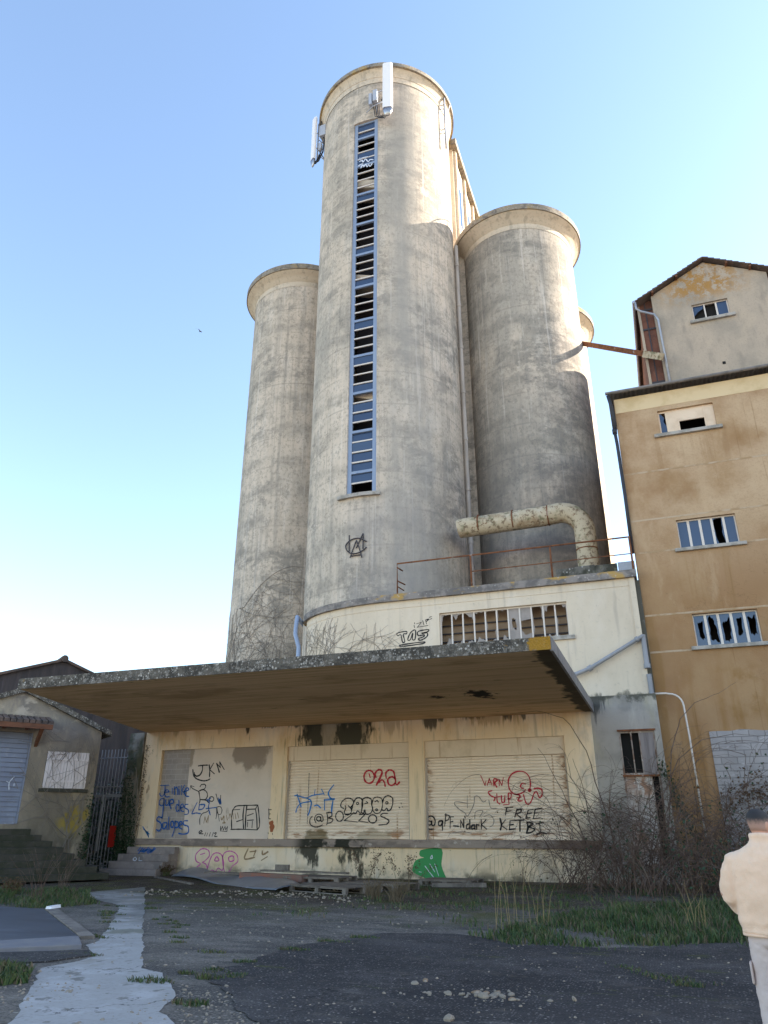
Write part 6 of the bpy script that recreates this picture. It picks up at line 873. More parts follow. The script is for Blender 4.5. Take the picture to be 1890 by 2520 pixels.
for k in range(300):
    t = r_.random(); x = -14.6+7.2*t+r_.gauss(0,.4); y = 19.4+1.0*math.sin(t*3)+r_.gauss(0,.55); pebble(gv, x, y, abs(r_.gauss(.016,.014))+.006, r_)
for k in range(420): pebble(gv, r_.uniform(-11,-4.5), r_.uniform(8.5,19), abs(r_.gauss(.009,.007))+.004, r_)
for k in range(90):
    a_ = r_.uniform(0,6.28); q_ = abs(r_.gauss(0,.28)); pebble(gv, -2.05+q_*1.6*math.cos(a_), 9.1+q_*math.sin(a_), abs(r_.gauss(.010,.008))+.004, r_, .010)
for k in range(420): pebble(gv, r_.uniform(-5.4,-3.0), r_.uniform(6.2,8.4), abs(r_.gauss(.008,.005))+.004, r_)
for k in range(260): pebble(gv, r_.uniform(-8.6,-6.3), r_.uniform(6.3,8.2), abs(r_.gauss(.010,.006))+.004, r_)
for k in range(240): pebble(gv, r_.uniform(-3.2,3), r_.uniform(7.8,13), abs(r_.gauss(.006,.005))+.003, r_, .010)
tag(gv.build('gravel', M['stone']), 'loose pale gravel scattered over the yard', 'gravel', kind='stuff')
for k, (x, y, s) in enumerate([(-3.03,9.47,.055),(-2.95,9.66,.05),(-2.5,9.02,.05),(-2.55,9.10,.035),(-2.24,9.2,.06),(-2.20,9.05,.05),(-2.11,9.0,.06),(-2.13,9.2,.045),(-2.0,9.16,.055),(-1.93,9.1,.05),(-1.81,8.98,.045),(-1.75,9.0,.035),(-1.86,9.22,.045),(-2.02,9.3,.05),(-1.19,9.18,.05),(-2.2,7.9,.07),(.65,12.6,.03)]):
    lab = {0: 'squarish pale stone leftmost on the dark asphalt', 1: 'round white stone just behind the leftmost stone', 14: 'lone pale stone right of the rubble patch', 15: 'pale stone nearest the camera on the dark asphalt', 16: 'small pale stone near the grass edge beside the walking man'}.get(k, 'pale stone in the rubble patch on the dark asphalt')
    q = MB(); pebble(q, 0, 0, s*.8, r_); o = q.build('stone', M['stone_b'] if k % 3 == 1 else M['stone']); o.location = (x, y, .012); tag(o, lab, 'stone', 'loose stones on the asphalt')

# ------------------------------------------------------------------ scrap by the dock
def pallet(label, x, y, rot, z=0, l=1.6, w_=1.2):
    t = thing('pallet', label, 'pallet', (x, y, z), 'wooden pallets dumped by the dock')
    c, s = math.cos(R(rot)), math.sin(R(rot)); X = lambda a, b, h: (x+a*c-b*s, y+a*s+b*c, z+h)
    q = MB(); r = random.Random(int(x*100))
    for i in range(7): q.box(-l/2, l/2, -w_/2+i*w_/7+.01, -w_/2+(i+1)*w_/7-.012, .155+r.uniform(0,.006), .178)
    q.build('deck_boards', M['wood'], t, xf=X)
    for b in (-w_/2, -.05, w_/2-.1):
        q = MB(); q.box(-l/2, l/2, b, b+.1, .13, .153); q.box(-l/2, l/2, b, b+.1, .0, .022)
        for a in (-l/2, -.07, l/2-.14): q.box(a, a+.14, b, b+.1, .023, .129)
        q.build('runner', M['wood'], t, xf=X)
pallet('weathered pallet lying nearest the camera in front of the dock', -9.35, 21.9, -22, 0, 2.3, 1.5)
pallet('grey pallet lying behind the nearest one, close to the green graffiti', -8.55, 23.3, -18, 0, 2.2, 1.2)
pallet('grey pallet on top of the red board pile beneath the black wall stains', -10.6, 23.6, -8, .12, 2.0, 1.2)
pallet('half hidden pallet right of the others at the foot of the dock wall', -6.9, 25.6, -6, 0, 1.8, 1.2)
cs = thing('sheet_metal', 'long bent sheet of dull blue corrugated metal lying before the dock', 'metal sheet', (-14, 23.5, 0))
mb = MB(); n, m_ = 40, 10; r_ = random.Random(8); V = []
for i in range(n+1):
    t = i/n; bx_ = -18.0+7.1*t; by_ = 26.4-5.3*t
    for j in range(m_+1):
        u = j/m_; V.append((bx_+.9*u*.5+.1*math.sin(t*9), by_+.9*u, .03+.26*u*(1-.4*t)+.05*math.sin(7*t+3*u)+.018*(j % 2)+.03*math.sin(t*23)*u))
mb.add(V, [(i*(m_+1)+j, (i+1)*(m_+1)+j, (i+1)*(m_+1)+j+1, i*(m_+1)+j+1) for i in range(n) for j in range(m_)])
o = mb.build('sheet', M['sheet'], cs, smooth=True); sd_ = o.modifiers.new('thick', 'SOLIDIFY'); sd_.thickness = .012
def plank(label, a, b, wd, th, m, z):
    a = Vector((*a, z)); b = Vector((*b, z)); t = (b-a).normalized(); s = Vector((-t.y, t.x, 0))*wd/2
    mid = (a+b)/2; q = MB(); h = Vector((0,0,th))
    q.hexa([a+s-mid, a-s-mid, b-s-mid, b+s-mid], [a+s+h-mid, a-s+h-mid, b-s+h-mid, b+s+h-mid])
    o = q.build('plank', m, None, bevel=.006); o.location = mid; tag(o, label, 'plank', 'planks in the scrap pile')
plank('reddish painted plank lying along the back of the scrap pile', (-13.6,24.0), (-10.9,23.1), .3, .2, M['redwood'], .14)
plank('long grey plank resting behind the metal sheet under the pink graffiti', (-15.6,25.0), (-13.2,24.3), .25, .05, M['wood'], .24)
plank('grey plank across the top of the scrap pile below the black stains', (-13.2,24.6), (-9.8,23.9), .22, .05, M['wood'], .345)
plank('short tilted board standing up behind the scrap pile', (-12.9,25.0), (-12.35,24.9), .10, .22, M['wood'], .32)
plank('dark timber on the ground before the blue sheet', (-18.2,25.7), (-14.8,22.9), .14, .05, M['wood'], .005)
plank('dark plank at the right end of the pallets before the green graffiti', (-7.2,24.4), (-5.6,24.9), .25, .12, M['wood'], .01)

# ------------------------------------------------------------------ bare vines on the walls
def vines(mb, surf, starts, u0, u1, zmax, seed, n, r0=.016, off=.02):
    r = random.Random(seed); todo = [(*s, r0, 0) for s in starts]; made = 0
    while todo and made < n:
        u, z, a, rad, dep = todo.pop(0); pts = []; L = r.randint(10, 26); made += 1
        da = r.uniform(-.025,.025)
        for k in range(L):
            pts.append((u, z)); a += r.uniform(-.28,.28)+da; u += .16*math.cos(a); z += .16*math.sin(a)
            if not (u0 < u < u1) or z > zmax(u)+r.uniform(-.4,.4) or z < 5.4: break
            if r.random() < .27 and dep < 7: todo.append((u, z, a+r.choice((-1,1))*r.uniform(.4,1.2), max(.006, rad*.8), dep+1))
        if len(pts) > 2: mb.tube([surf(p[0], p[1], off) for p in pts], [max(.005, rad*(1-.5*k/len(pts))) for k in range(len(pts))], 3, cap=False)
def sil(u, z, o): a = u/3.37; r = 3.37+o; return (-19.48+r*math.sin(a), 37.7-r*math.cos(a), z)
vm = MB(); r_ = random.Random(30)
def arch(u): return 13.0 + max(0, min(2.1, (u+1)*1.0))
vines(vm, sil, [(-3.2+5.9*k/40, 8.4+r_.random()*1.2, r_.uniform(.2,2.6)) for k in range(40)] + [(-1.4+r_.uniform(-.2,.3), 9+3.6*r_.random(), r_.uniform(-.2,1.1)) for k in range(26)] + [(-.9+2.6*t, 12.9+2.0*math.sin(t*1.5), r_.uniform(-1.0,.2)) for t in [k/16 for k in range(16)]], -3.6, 2.75, arch, 31, 250, .0075, .02)
q = vm
q.tube([sil(-1.5+.13*k, 12.9+2.15*math.sin(max(0,k-3)/24*1.6), .03) for k in range(31)], [.018-.0004*k for k in range(31)], 5)
q.tube([sil(-1.6+.14*k, 12.95-.02*k-.5*math.sin(k*.11), .03) for k in range(31)], [.016-.0004*k for k in range(31)], 5)
q.tube([sil(-1.75+.08*math.sin(k), 8.2+.25*k, .04) for k in range(20)], .015, 5)
q.tube([sil(-2.2+.06*math.sin(k*.7), 8.2+.25*k, .04) for k in range(19)], .014, 5)
tag(q.build('climbing_vine', M['vine']), 'tangle of bare vine stems climbing the foot of the left silo', 'vine')
AR = arc(0)[::-1]
cum = [0]
for i in range(1, len(AR)): cum.append(cum[-1]+math.hypot(AR[i][0]-AR[i-1][0], AR[i][1]-AR[i-1][1]))
def rnd_wall(u, z, o):
    if u >= cum[-1]: return (-10.1+u-cum[-1], YU-o, z)
    for i in range(1, len(AR)):
        if u <= cum[i]:
            t = (u-cum[i-1])/(cum[i]-cum[i-1]); x = AR[i-1][0]+(AR[i][0]-AR[i-1][0])*t; y = AR[i-1][1]+(AR[i][1]-AR[i-1][1])*t
            L = cum[i]-cum[i-1]; return (x+o*(AR[i][1]-AR[i-1][1])/L, y-o*(AR[i][0]-AR[i-1][0])/L, z)
AR = AR if AR[0][0] < AR[-1][0] else AR[::-1]
vm = MB(); r_ = random.Random(34); vines(vm, rnd_wall, [(.4+.17*k, 8.1+.3*r_.random(), r_.uniform(.5,2.4)) for k in range(34)], .2, 7.6, lambda u: 10.1-.22*max(0,u-3), 33, 110, .008)
tag(vm.build('climbing_vine', M['vine']), 'bare vine twigs spreading over the rounded cream wall end', 'vine')
vm = MB()
def hv(u, z, o): return hx(u, o+.02, z)
r_ = random.Random(44)
def twig(mb, surf, u, z, a, rad, dep, n=14, step=.13, zlo=-9):
    pts = []
    for k in range(n):
        pts.append(surf(u, z, .02+.03*dep)); a += r_.uniform(-.22,.22); u += step*math.cos(a); z += step*math.sin(a)
        if z < zlo or z > 4.9+.45*u or not .02 < u < 3.2: break
        if r_.random() < .17 and dep < 3: twig(mb, surf, u, z, a+r_.choice((-1,1))*r_.uniform(.4,1.0), rad*.7, dep+1, n-2, step)
    if len(pts) > 2: mb.tube(pts, [max(.004, rad*(1-.6*k/len(pts))) for k in range(len(pts))], 4, cap=False)
for u, a in ((.75,1.5),(.9,1.9),(.6,1.2)): twig(vm, hv, u, .9, a, .022, 0, 22, .17)
for k in range(8): twig(vm, hv, .3+.25*k, 2.85, -1.57+r_.uniform(-.5,.5), .014, 1, 8)
for k in range(7): twig(vm, hv, .1+.25*k, 5.2-.1*k if k > 3 else 5.0, -1.57+r_.uniform(-.4,.4), .014, 1, 8)
tag(vm.build('climbing_vine', M['vine']), 'leafless creeper around the white shutters of the small house', 'vine')

# ------------------------------------------------------------------ leaves, ivy, brambles
def leaf(mb, p, s, r, mi=0):
    n = Vector((r.gauss(0,1), r.gauss(0,1)-.6, r.gauss(0,.8)+.4)).normalized(); t = n.cross(Vector((r.gauss(0,1), r.gauss(0,1), r.gauss(0,1)))).normalized(); b = n.cross(t); p = Vector(p)
    mb.add([p-t*s*.5, p+b*s*.33+n*s*.06, p+t*s*.5, p-b*s*.33+n*s*.06], [(0,1,2,3)], mi)
iv = thing('ivy', 'dark green ivy growing over the mossy pier and the left corner of the dock', 'ivy', (-21.2, 27.8, 0))
lm_ = MB(); r_ = random.Random(17)
for k in range(2600):
    z = abs(r_.gauss(0, 1.7)); 
    if z > 4.8: continue
    wdt = max(.15, .75-.13*z); x = -21.35 + r_.uniform(-.55, wdt*.75 if z < 3 else .05); leaf(lm_, (x, 27.82-abs(r_.gauss(0,.07)) - max(0, .25*(1-z)), z), r_.uniform(.05,.11), r_)
lm_.build('leaves', M['leaf'], iv)
tw = MB()
for k in range(16):
    u, z = -21.7+.06*k, 0; pts = []
    for i in range(r_.randint(12,26)): pts.append((u, 27.82-.05*r_.random(), z)); u += r_.uniform(-.07,.08); z += .17
    tw.tube(pts, .014, 4, cap=False)
tw.build('stems', M['vine'], iv)
dl = MB(); r_ = random.Random(19)
for k in range(420):
    z = r_.uniform(1.5, 5.0)*1.0; leaf(dl, (-21.05+abs(r_.gauss(0,.10)), 27.97, z), r_.uniform(.03,.07), r_)
dl.build('dead_leaves', M['deadleaf'], iv)
ih = thing('ivy', 'dark mass of ivy filling the narrow passage behind the barred gate', 'ivy', (-23, 30, 0)); q = MB(); r_ = random.Random(18)
for k in range(3200):
    z = r_.uniform(0, 3.9)*r_.uniform(.5, 1); leaf(q, (r_.uniform(-25.2,-21.6), 29.6+r_.gauss(0,.4)+.5*math.sin(z*2), z), r_.uniform(.10,.2), r_)
q.build('leaves', M['leaf'], ih)
ih = thing('ivy', 'dark ivy climbing the right hand corner of the small house', 'ivy', (-21.2, 25.2, 0)); q = MB()
for k in range(700):
    z = abs(r_.gauss(0, 1.2)); s_ = abs(r_.gauss(0,.14)); leaf(q, hx(s_-.06, .03+abs(r_.gauss(0,.05)), z), r_.uniform(.05,.11), r_)
q.build('leaves', M['leaf'], ih)
def bramble(label, x, y, sx_, sy_, n, hmax, seed, leaves=0, dead=0, lean=0, rad=.014):
    t = thing('bramble_bush', label, 'bush', (x, y, 0), 'bare brambles at the right end of the dock'); r = random.Random(seed); mb = MB(); lf = MB(); dd = MB(); tips = []
    def cane(px, py, pz, az, el, L, rd, dep):
        pts = []; st = L/12
        for i in range(13):
            pts.append((px, py, max(.02, pz))); px += st*math.cos(az)*math.cos(el); py += st*math.sin(az)*math.cos(el); pz += st*math.sin(el)
            if py > 27.8: py = 27.8
            el -= r.uniform(.02,.16); az += r.uniform(-.12,.12)
            if dep < 2 and i > 2 and r.random() < .22: cane(px, py, pz, az+r.uniform(-1.2,1.2), el+r.uniform(-.2,.7), L*r.uniform(.25,.5), rd*.6, dep+1)
            if pz < 0: break
        tips.extend(pts[3:])
        mb.tube(pts, [max(.003, rd*(1-.7*k/13)) for k in range(len(pts))], 3 if dep else 4, cap=False)
    for k in range(n):
        az = r.uniform(0, 6.283); cane(x+r.gauss(0,sx_), y+r.gauss(0,sy_), 0, az, r.uniform(.75,1.5), hmax*r.uniform(.5,1.25), rad*r.uniform(.5,1.2), 0)
    mb.build('canes', M['twig'], t)
    for k in range(leaves):
        p = r.choice(tips); leaf(lf, (p[0]+r.gauss(0,.08), p[1]+r.gauss(0,.08), max(.03,p[2]*r.uniform(.3,1))), r.uniform(.06,.12), r)
    if leaves: lf.build('leaves', M['leaf'], t)
    for k in range(dead):
        p = r.choice(tips); leaf(dd, (p[0]+r.gauss(0,.06), p[1]+r.gauss(0,.06), max(.03,p[2]*r.uniform(.1,1))), r.uniform(.03,.08), r)
    if dead: dd.build('dead_leaves', M['deadleaf'], t)
    return t
bramble('dense leafless bramble in front of the rusty side door', -.8, 25.6, .6, .5, 85, 4.5, 1, 0, 260)
bramble('sprawling bramble reaching over the right shutter of the dock', -2.2, 25.9, .5, .5, 40, 3.3, 2, 0, 120)
bramble('bramble with dark leaves under the crook of the white pipe', .6, 25.2, .55, .6, 80, 3.8, 3, 900, 200)
bramble('tall bramble beside the pale block infill, brown leaves clinging', 2.2, 25.8, .7, .5, 70, 4.1, 4, 420, 460)
bramble('low tangle of brown canes on the grass edge before the door', -.6, 23.2, .9, .6, 60, 2.0, 5, 40, 320)
bramble('low thicket behind the walking man, dark with ivy leaves', 2.4, 22.6, 1.0, .8, 80, 2.3, 6, 700, 320)
bramble('thin bramble against the dock wall right of the green graffiti', -3.2, 26.6, .35, .4, 24, 2.1, 8, 0, 60)
wl = MB(); r_ = random.Random(71)
lc = thing('long_canes', 'three long bramble canes arching high in front of the ochre wall', 'bramble canes', (.3, 26.5, 0))
for pts in ([(-.5,26,0),(.0,26.3,2.2),(.35,26.6,4.0),(.75,26.9,5.0),(1.3,27.2,5.55),(2.1,27.4,5.85),(2.9,27.5,6.3)], [(-1.0,26,0),(-.3,26.2,2.3),(.5,26.4,3.7),(1.3,26.6,4.3),(2.3,26.8,4.45),(3.3,26.9,4.3)], [(-1.5,26,0),(-1.9,26,2.2),(-2.3,26,4.0),(-2.9,26,5.1),(-3.8,26,5.35),(-5,26,5.3)], [(-2.2,25.8,0),(-2.6,25.6,1.5),(-3.3,25.4,3.2),(-3.9,25.3,4.4)]):
    p2 = []
    for i in range(len(pts)-1):
        for j in range(4): p2.append(Vector(pts[i]).lerp(Vector(pts[i+1]), j/4)+Vector((r_.uniform(-.03,.03),)*3))
    wl.tube(p2, [.022-.018*i/len(p2) for i in range(len(p2))], 5)
wl.build('canes', M['twig'], lc)
hc = thing('ivy', 'strand of dark ivy hanging before the crook of the white pipe', 'ivy', (.4, 27.9, 2)); q = MB(); r_ = random.Random(73)
for k in range(260):
    t_ = r_.random(); leaf(q, (-.05+.75*t_+r_.gauss(0,.09), 27.7+r_.uniform(-.2,.2), 3.75-2.6*t_+r_.gauss(0,.12)), r_.uniform(.07,.15), r_)
q.build('leaves', M['leaf'], hc)
hc = thing('dead_creeper', 'brown withered creeper leaves hanging on the pale block infill', 'creeper', (2.8, 28.6, 2)); q = MB()
for k in range(420):
    cx = r_.choice((1.9,2.35,2.7,3.05,3.4)); leaf(q, (cx+r_.gauss(0,.16), 28.6-abs(r_.gauss(0,.05)), 2.75+r_.gauss(0,.32)-.2*(cx < 2.2)), r_.uniform(.06,.13), r_)
for k in range(300): leaf(q, (r_.uniform(1.6,3.6), 28.55, abs(r_.gauss(0,.5))+.8), r_.uniform(.05,.12), r_)
q.build('leaves', M['deadleaf'], hc)
def shrub(label, x, y, h, n, seed, leaves=0, m='straw_d'):
    t = thing('weed', label, 'weed', (x, y, 0), 'dry weeds along the dock'); r = random.Random(seed); mb = MB(); lf = MB()
    for k in range(n):
        a = r.uniform(0, 6.283); px, py, pz = x+r.gauss(0,.08), y+r.gauss(0,.08), 0; el = r.uniform(1.0,1.5); pts = []
        for i in range(9):
            pts.append((px,py,pz)); s = h/8*r.uniform(.8,1.1); px += s*math.cos(a)*math.cos(el); py += s*math.sin(a)*math.cos(el); pz += s*math.sin(el); el -= r.uniform(0,.12); a += r.uniform(-.2,.2)
            if i > 3:
                for _ in range(leaves): leaf(lf, (px+r.gauss(0,.05), py+r.gauss(0,.05), pz+r.gauss(0,.04)), r.uniform(.03,.06), r)
        mb.tube(pts, [.008-.0006*i for i in range(9)], 4, cap=False)
    mb.build('stalks', M[m], t)
    if leaves: lf.build('seed_heads', M['deadleaf'], t)
shrub('dry weed with bushy heads standing in front of the stacked pallets', -7.9, 20.8, 1.15, 7, 1, 9)
shrub('dry weed with dark heads just left of the green graffiti', -6.95, 21.4, 1.0, 7, 2, 8)
shrub('dead plant with drooping dark leaves against the wall right of the green graffiti', -4.75, 26.8, 1.25, 5, 3, 7, 'twig')
shrub('tuft of fine dead stalks below the right end of the pallets', -6.6, 19.3, .55, 60, 4, 0)
shrub('second tuft of fine dead stalks beside the mossy patch', -7.4, 19.9, .5, 50, 14, 0)
shrub('spindly bare bush before the steps of the small house', -15.2, 16.6, 1.3, 16, 5, 0, 'twig')
shrub('small bare twiggy shrub left of the barred gate', -17.6, 20.2, 1.5, 16, 6, 0, 'twig')
shrub('low green weed at the foot of the mossy steps', -16.4, 16.9, .45, 30, 7, 3, 'grass')
shrub('green weeds at the foot of the block steps', -18.6, 26.9, .35, 30, 8, 3, 'grass')
for k, (x, y, n, h, lab) in enumerate([(-3.05,14.7,4,1.35,'leftmost clump of tall straw stalks at the grass edge'), (-2.75,15.3,7,1.1,'middle clump of tall straw stalks in the grass'), (-2.45,15.8,4,1.0,'right clump of tall straw stalks in the grass'), (.25,15.6,10,.75,'short pale straw clump in the grass before the brambles')]):
    q = MB(); r = random.Random(90+k)
    for i in range(n):
        a = r.uniform(0,6.283); l = r.uniform(.05,.42); px, py = r.gauss(0,.12), r.gauss(0,.12)
        q.tube([(px,py,0),(px+l*.3*math.cos(a),py+l*.3*math.sin(a),h*.5),(px+l*math.cos(a),py+l*math.sin(a),h*r.uniform(.7,1.1))], [.0045,.0035,.0015], 4, cap=False)
    o = q.build('dry_grass', M['straw']); o.location = (x, y, 0); tag(o, lab, 'dry grass', 'tall straw clumps')

# ------------------------------------------------------------------ person, seen from behind
M['skin'] = mat('skin', (.50,.28,.19), [dict(col=(.55,.24,.17), sc=(9,9,9), lo=.45, hi=.65, amt=.5)], rough=.55)
q = NT('short_hair'); hz = q.rng(q.node('ShaderNodeMath', {0: q.axis('z'), 1: q.math('MULTIPLY', q.noise((60,60,40)), .05)}, operation='ADD').outputs[0], 1.700, 1.772)
mx = q.node('ShaderNodeMix', {0: hz, 6: (.38,.22,.16,1), 7: (.020,.017,.017,1)}, data_type='RGBA'); q.l.new(mx.outputs[2], q.b.inputs['Base Color']); q.b.inputs['Roughness'].default_value = .75; M['hair'] = q.mat
q.l.new(q.node('ShaderNodeBump', {'Strength': .5, 'Distance': .004, 'Height': q.noise((160,160,90))}).outputs[0], q.b.inputs['Normal'])
M['fleece'] = mat('cream_fleece', (.80,.575,.40), [dict(col=(.70,.495,.335), sc=(7,7,5), lo=.42, hi=.65, amt=.5), dict(col=(.74,.60,.45), sc=(40,40,40), lo=.5, hi=.7, amt=.35)], rough=.95, spec=.1, bump=[((90,90,90), .7, .006), ((9,9,4), .4, .02)])
M['fleece'].node_tree.nodes['Principled BSDF'].inputs['Sheen Weight'].default_value = .25
M['trouser'] = mat('pale_cotton', (.56,.475,.425), [dict(col=(.48,.40,.355), sc=(5,5,8), lo=.45, hi=.65, amt=.5)], rough=.9, spec=.1, bump=[((14,14,22), .5, .012)])
M['shoe'] = mat('shoe_white', (.62,.58,.48), rough=.6); M['sole'] = mat('shoe_sole', (.5,.45,.33), rough=.7)
PX, PY, PH = .70, 7.77, R(9)
def px_(x, y, z): c, s = math.cos(-PH), math.sin(-PH); return (PX+x*c-y*s, PY+x*s+y*c, z)
P = thing('person', 'man seen from behind in a cream fleece and pale trousers, walking away, head turned right', 'person', (PX, PY, 0))
TURN, HXO = R(-34), .018
def hd(x, y, z):
    c, s = math.cos(TURN), math.sin(TURN); k = (z-1.56)
    return px_(HXO+x*c-y*s + .01, x*s+y*c + .02 + .12*k, z - .10*y*(1 if z > 1.57 else 0))
HR = [(1.60,.060,.104,.066),(1.64,.071,.106,.080),(1.68,.076,.106,.096),(1.72,.079,.104,.104),(1.755,.075,.094,.098),(1.782,.061,.074,.082),(1.800,.046,.056,.062),(1.811,.024,.030,.034)]
def hring(z, hw, fr, bk, off=0, nose=0, n=28):
    out = []
    for k in range(n):
        a = 2*math.pi*k/n; c, s = math.cos(a), math.sin(a); e = .92
        x = math.copysign(abs(c)**e, c)*(hw+off); y = math.copysign(abs(s)**e, s)*((fr if s > 0 else bk)+off)
        if nose and s > .97: y += nose
        out.append(hd(x, y, z))
    return out
body = MB()
body.loft([hring(1.575,.042,.092,.055), hring(1.60,*HR[0][1:]), hring(1.62,.066,.107,.072), hring(1.64,*HR[1][1:]), hring(1.655,.073,.106,.086,0,.022), hring(1.67,.075,.106,.092,0,.016), hring(1.695,.078,.100,.100)] + [hring(*h) for h in HR[3:]])
body.tube([px_(0,.0,1.38), px_(.005,.0,1.48), px_(.02,.015,1.56), px_(.035,.02,1.63)], [.09,.068,.062,.06], 16)
body.tube([px_(0,0,z) for z in (.86,.95,1.1,1.3,1.42,1.46)], [.13,.15,.13,.15,.13,.07], 16)
for s in (-1, 1):
    body.tube([px_(s*.14,0,1.41), px_(s*.24,-.01,1.38), px_(s*.31,-.03,1.26), px_(s*.335,-.03,1.14), px_(s*.27,.10,1.04), px_(s*.17,.22,1.0)], [.06,.062,.05,.042,.036,.028], 10)
    H0 = Vector((s*.17,.22,1.0)); H1 = Vector((s*.09,.29,1.0))
    body.tube([px_(*H0), px_(*H0.lerp(H1,.4)), px_(*H1)], [.030,.040,.034], 10)
    for f, (o, l) in enumerate(((.030,.062),(.010,.072),(-.010,.068),(-.030,.052))):
        b = H1 + Vector((0,.004,o)); body.tube([px_(*b), px_(*(b+Vector((-s*l*.5,.010,0)))), px_(*(b+Vector((-s*l*.8,-.012,-.004)))), px_(*(b+Vector((-s*l*.75,-.034,-.006))))], [.0095,.009,.0085,.007], 8)
    b = H0.lerp(H1,.35) + Vector((0,-.01,.035)); body.tube([px_(*b), px_(*(b+Vector((-s*.03,-.005,.03)))), px_(*(b+Vector((-s*.06,-.004,.035))))], [.012,.010,.008], 8)
    yk = .10 if s > 0 else -.02
    body.tube([px_(s*.09,0,.88), px_(s*.12,.01,.7), px_(s*.135,.02+yk*.6,.48), px_(s*.14,yk,.1)], [.09,.08,.055,.04], 12)
    ex = MB(); er = []
    for z, f in ((1.648,.35),(1.66,.8),(1.68,1),(1.70,1.05),(1.712,.6)):
        er.append([hd(s*(.074+.012*f*max(0,math.cos(a))+.002), -.004+.020*f*math.sin(a), z) for a in [2*math.pi*k/8 for k in range(8)]])
    body.loft(er)
b_ = body.build('body', M['skin'], P, smooth=True); rm = b_.modifiers.new('skin', 'REMESH'); rm.mode = 'VOXEL'; rm.voxel_size = .0055; rm.use_smooth_shade = True
s_ = b_.modifiers.new('soft', 'SMOOTH'); s_.iterations = 2
hm_ = MB(); hm_.loft([hring(1.63,.0695,.02,.078,.0005), hring(1.66,.0745,.03,.09,.002), hring(1.69,.077,.06,.099,.004), hring(1.72,.079,.106,.104,.006), hring(1.755,.075,.094,.098,.006), hring(1.782,.061,.074,.082,.006), hring(1.800,.046,.056,.062,.005), hring(1.813,.026,.032,.036,.004), hring(1.819,.006,.008,.008,.001)]).build('hair', M['hair'], P, smooth=True)
bdm = MB(); bdm.loft([[hd(s*(x+.003), y, z) for x, y in pts] for s in (1,) for z, pts in ((1.585,[(.048,.03),(.044,.075),(.02,.10),(.02,.09),(.04,.065),(.044,.03)]),(1.61,[(.065,.02),(.058,.07),(.03,.105),(.028,.09),(.05,.06),(.058,.02)]),(1.64,[(.073,.025),(.069,.05),(.05,.09),(.045,.08),(.06,.05),(.066,.025)]))]).build('beard', M['hair_d'] if 'hair_d' in M else M['cable'], P, smooth=True)
fc = MB()
for s in (-1, 1): fc.loft([[hd(s*.032+.011*f*math.cos(a), .098+.004*f, 1.69+.006*f*math.sin(a)) for a in [2*math.pi*k/8 for k in range(8)]] for f in (1,.5,.1)])
fc.loft([[hd(.022*f*math.cos(a), .107, 1.622+.005*f*math.sin(a)) for a in [2*math.pi*k/8 for k in range(8)]] for f in (1,.5)])
fc.build('eyes_and_mouth', M['cable'], P)
MB().tube([hd(.087,.010,1.672), hd(.086,.02,1.63), px_(.10,.05,1.60)], .003, 5).build('cord', M['white'], P)
def ell(z, hw, dp, cy=0, cx=0, n=32, e=.8):
    return [px_(cx+math.copysign(abs(math.cos(a))**e, math.cos(a))*hw, cy+math.copysign(abs(math.sin(a))**e, math.sin(a))*dp, z) for a in [2*math.pi*k/n for k in range(n)]]
jk = MB()
jk.loft([ell(.835,.240,.150), ell(.85,.254,.163), ell(.88,.250,.160), ell(.93,.262,.17), ell(1.05,.264,.172), ell(1.2,.268,.17), ell(1.32,.272,.165), ell(1.40,.262,.152), ell(1.45,.225,.135,0,.0), ell(1.49,.165,.115,0,.005), ell(1.52,.115,.10,.0,.01), ell(1.55,.098,.094,.01,.02)])
jk.loft([ell(1.50,.105,.10,.01,.015), ell(1.55,.100,.098,.012,.022), ell(1.572,.092,.092,.013,.024), ell(1.592,.102,.100,.014,.026), ell(1.612,.100,.098,.015,.028), ell(1.622,.088,.088,.015,.028)])
for s in (-1, 1):
    jk.tube([px_(s*.16,0,1.41), px_(s*.235,-.005,1.385), px_(s*.272,-.015,1.30), px_(s*.295,-.025,1.20), px_(s*.288,-.01,1.11), px_(s*.25,.07,1.03), px_(s*.20,.17,1.0), px_(s*.16,.225,1.0)], [.075,.082,.078,.078,.082,.075,.063,.055], 18)
j = jk.build('jacket', M['fleece'], P, smooth=True); rm = j.modifiers.new('cloth', 'REMESH'); rm.mode = 'VOXEL'; rm.voxel_size = .009; rm.use_smooth_shade = True
s_ = j.modifiers.new('soft', 'SMOOTH'); s_.iterations = 6
tx = bpy.data.textures.new('folds', 'CLOUDS'); tx.noise_scale = .16; tx.noise_depth = 2
dm = j.modifiers.new('folds', 'DISPLACE'); dm.texture = tx; dm.strength = .030; dm.mid_level = .5; dm.texture_coords = 'LOCAL'
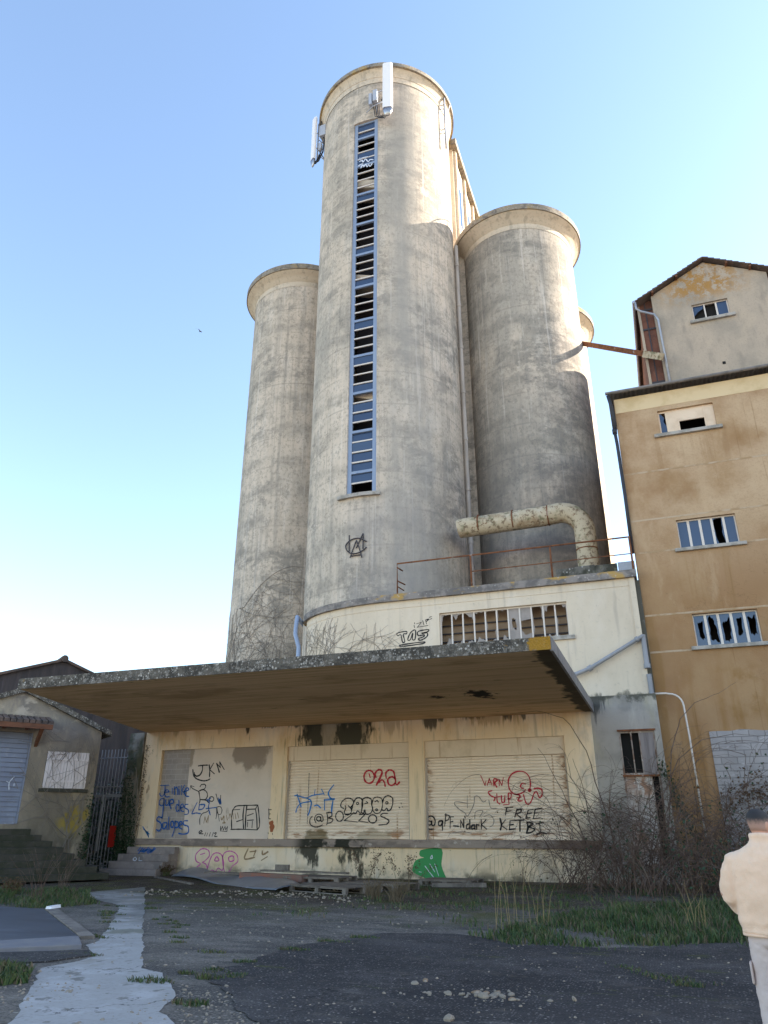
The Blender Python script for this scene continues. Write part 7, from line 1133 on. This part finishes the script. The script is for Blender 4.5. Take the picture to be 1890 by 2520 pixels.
MB().loft([ell(.822,.236,.148), ell(.825,.248,.158), ell(.842,.250,.160), ell(.846,.24,.15)]).build('hem', M['fleece'], j, smooth=True)
tr = MB()
tr.loft([ell(.95,.19,.12), ell(.85,.205,.13), ell(.78,.205,.125), ell(.74,.18,.11)])
for s in (-1, 1):
    yk = .10 if s > 0 else -.02
    tr.tube([px_(s*.10,0,.84), px_(s*.115,.005,.70), px_(s*.125,.015+yk*.5,.52), px_(s*.13,.0+yk*.8,.34), px_(s*.135,yk-.01,.18), px_(s*.138,yk-.01,.06)], [.108,.106,.094,.086,.080,.083], 18)
t_ = tr.build('trousers', M['trouser'], P, smooth=True); rm = t_.modifiers.new('cloth', 'REMESH'); rm.mode = 'VOXEL'; rm.voxel_size = .008; rm.use_smooth_shade = True
s_ = t_.modifiers.new('soft', 'SMOOTH'); s_.iterations = 4
tx2 = bpy.data.textures.new('creases', 'CLOUDS'); tx2.noise_scale = .09; tx2.noise_depth = 2
dm = t_.modifiers.new('creases', 'DISPLACE'); dm.texture = tx2; dm.strength = .022; dm.mid_level = .5
pk = MB(); pk.loft([[px_(-.225+.012*math.cos(a)*f-.0, -.01+.055*math.sin(a)*f, z) for a in [2*math.pi*k/12 for k in range(12)]] for z, f in ((.47,.9),(.48,1.1),(.62,1.1),(.63,.9))]).build('cargo_pocket', M['trouser'], t_, smooth=True)
for s in (-1, 1):
    yk = .10 if s > 0 else -.02; x = s*.14
    sh = MB(); sh.loft([[px_(x+hw*math.cos(a), yk+cy+ln*math.sin(a), z) for a in [2*math.pi*k/16 for k in range(16)]] for z, hw, ln, cy in ((.028,.048,.140,.055),(.05,.050,.138,.055),(.08,.045,.115,.035),(.115,.042,.07,-.005),(.13,.036,.06,-.01))])
    so_ = sh.build('shoe', M['shoe'], P, smooth=True)
    MB().loft([[px_(x+hw*math.cos(a), yk+.055+ln*math.sin(a), z) for a in [2*math.pi*k/16 for k in range(16)]] for z, hw, ln in ((.002,.047,.142),(.012,.052,.146),(.028,.052,.146))]).build('sole', M['sole'], so_, smooth=True)
bpy.context.view_layer.update()
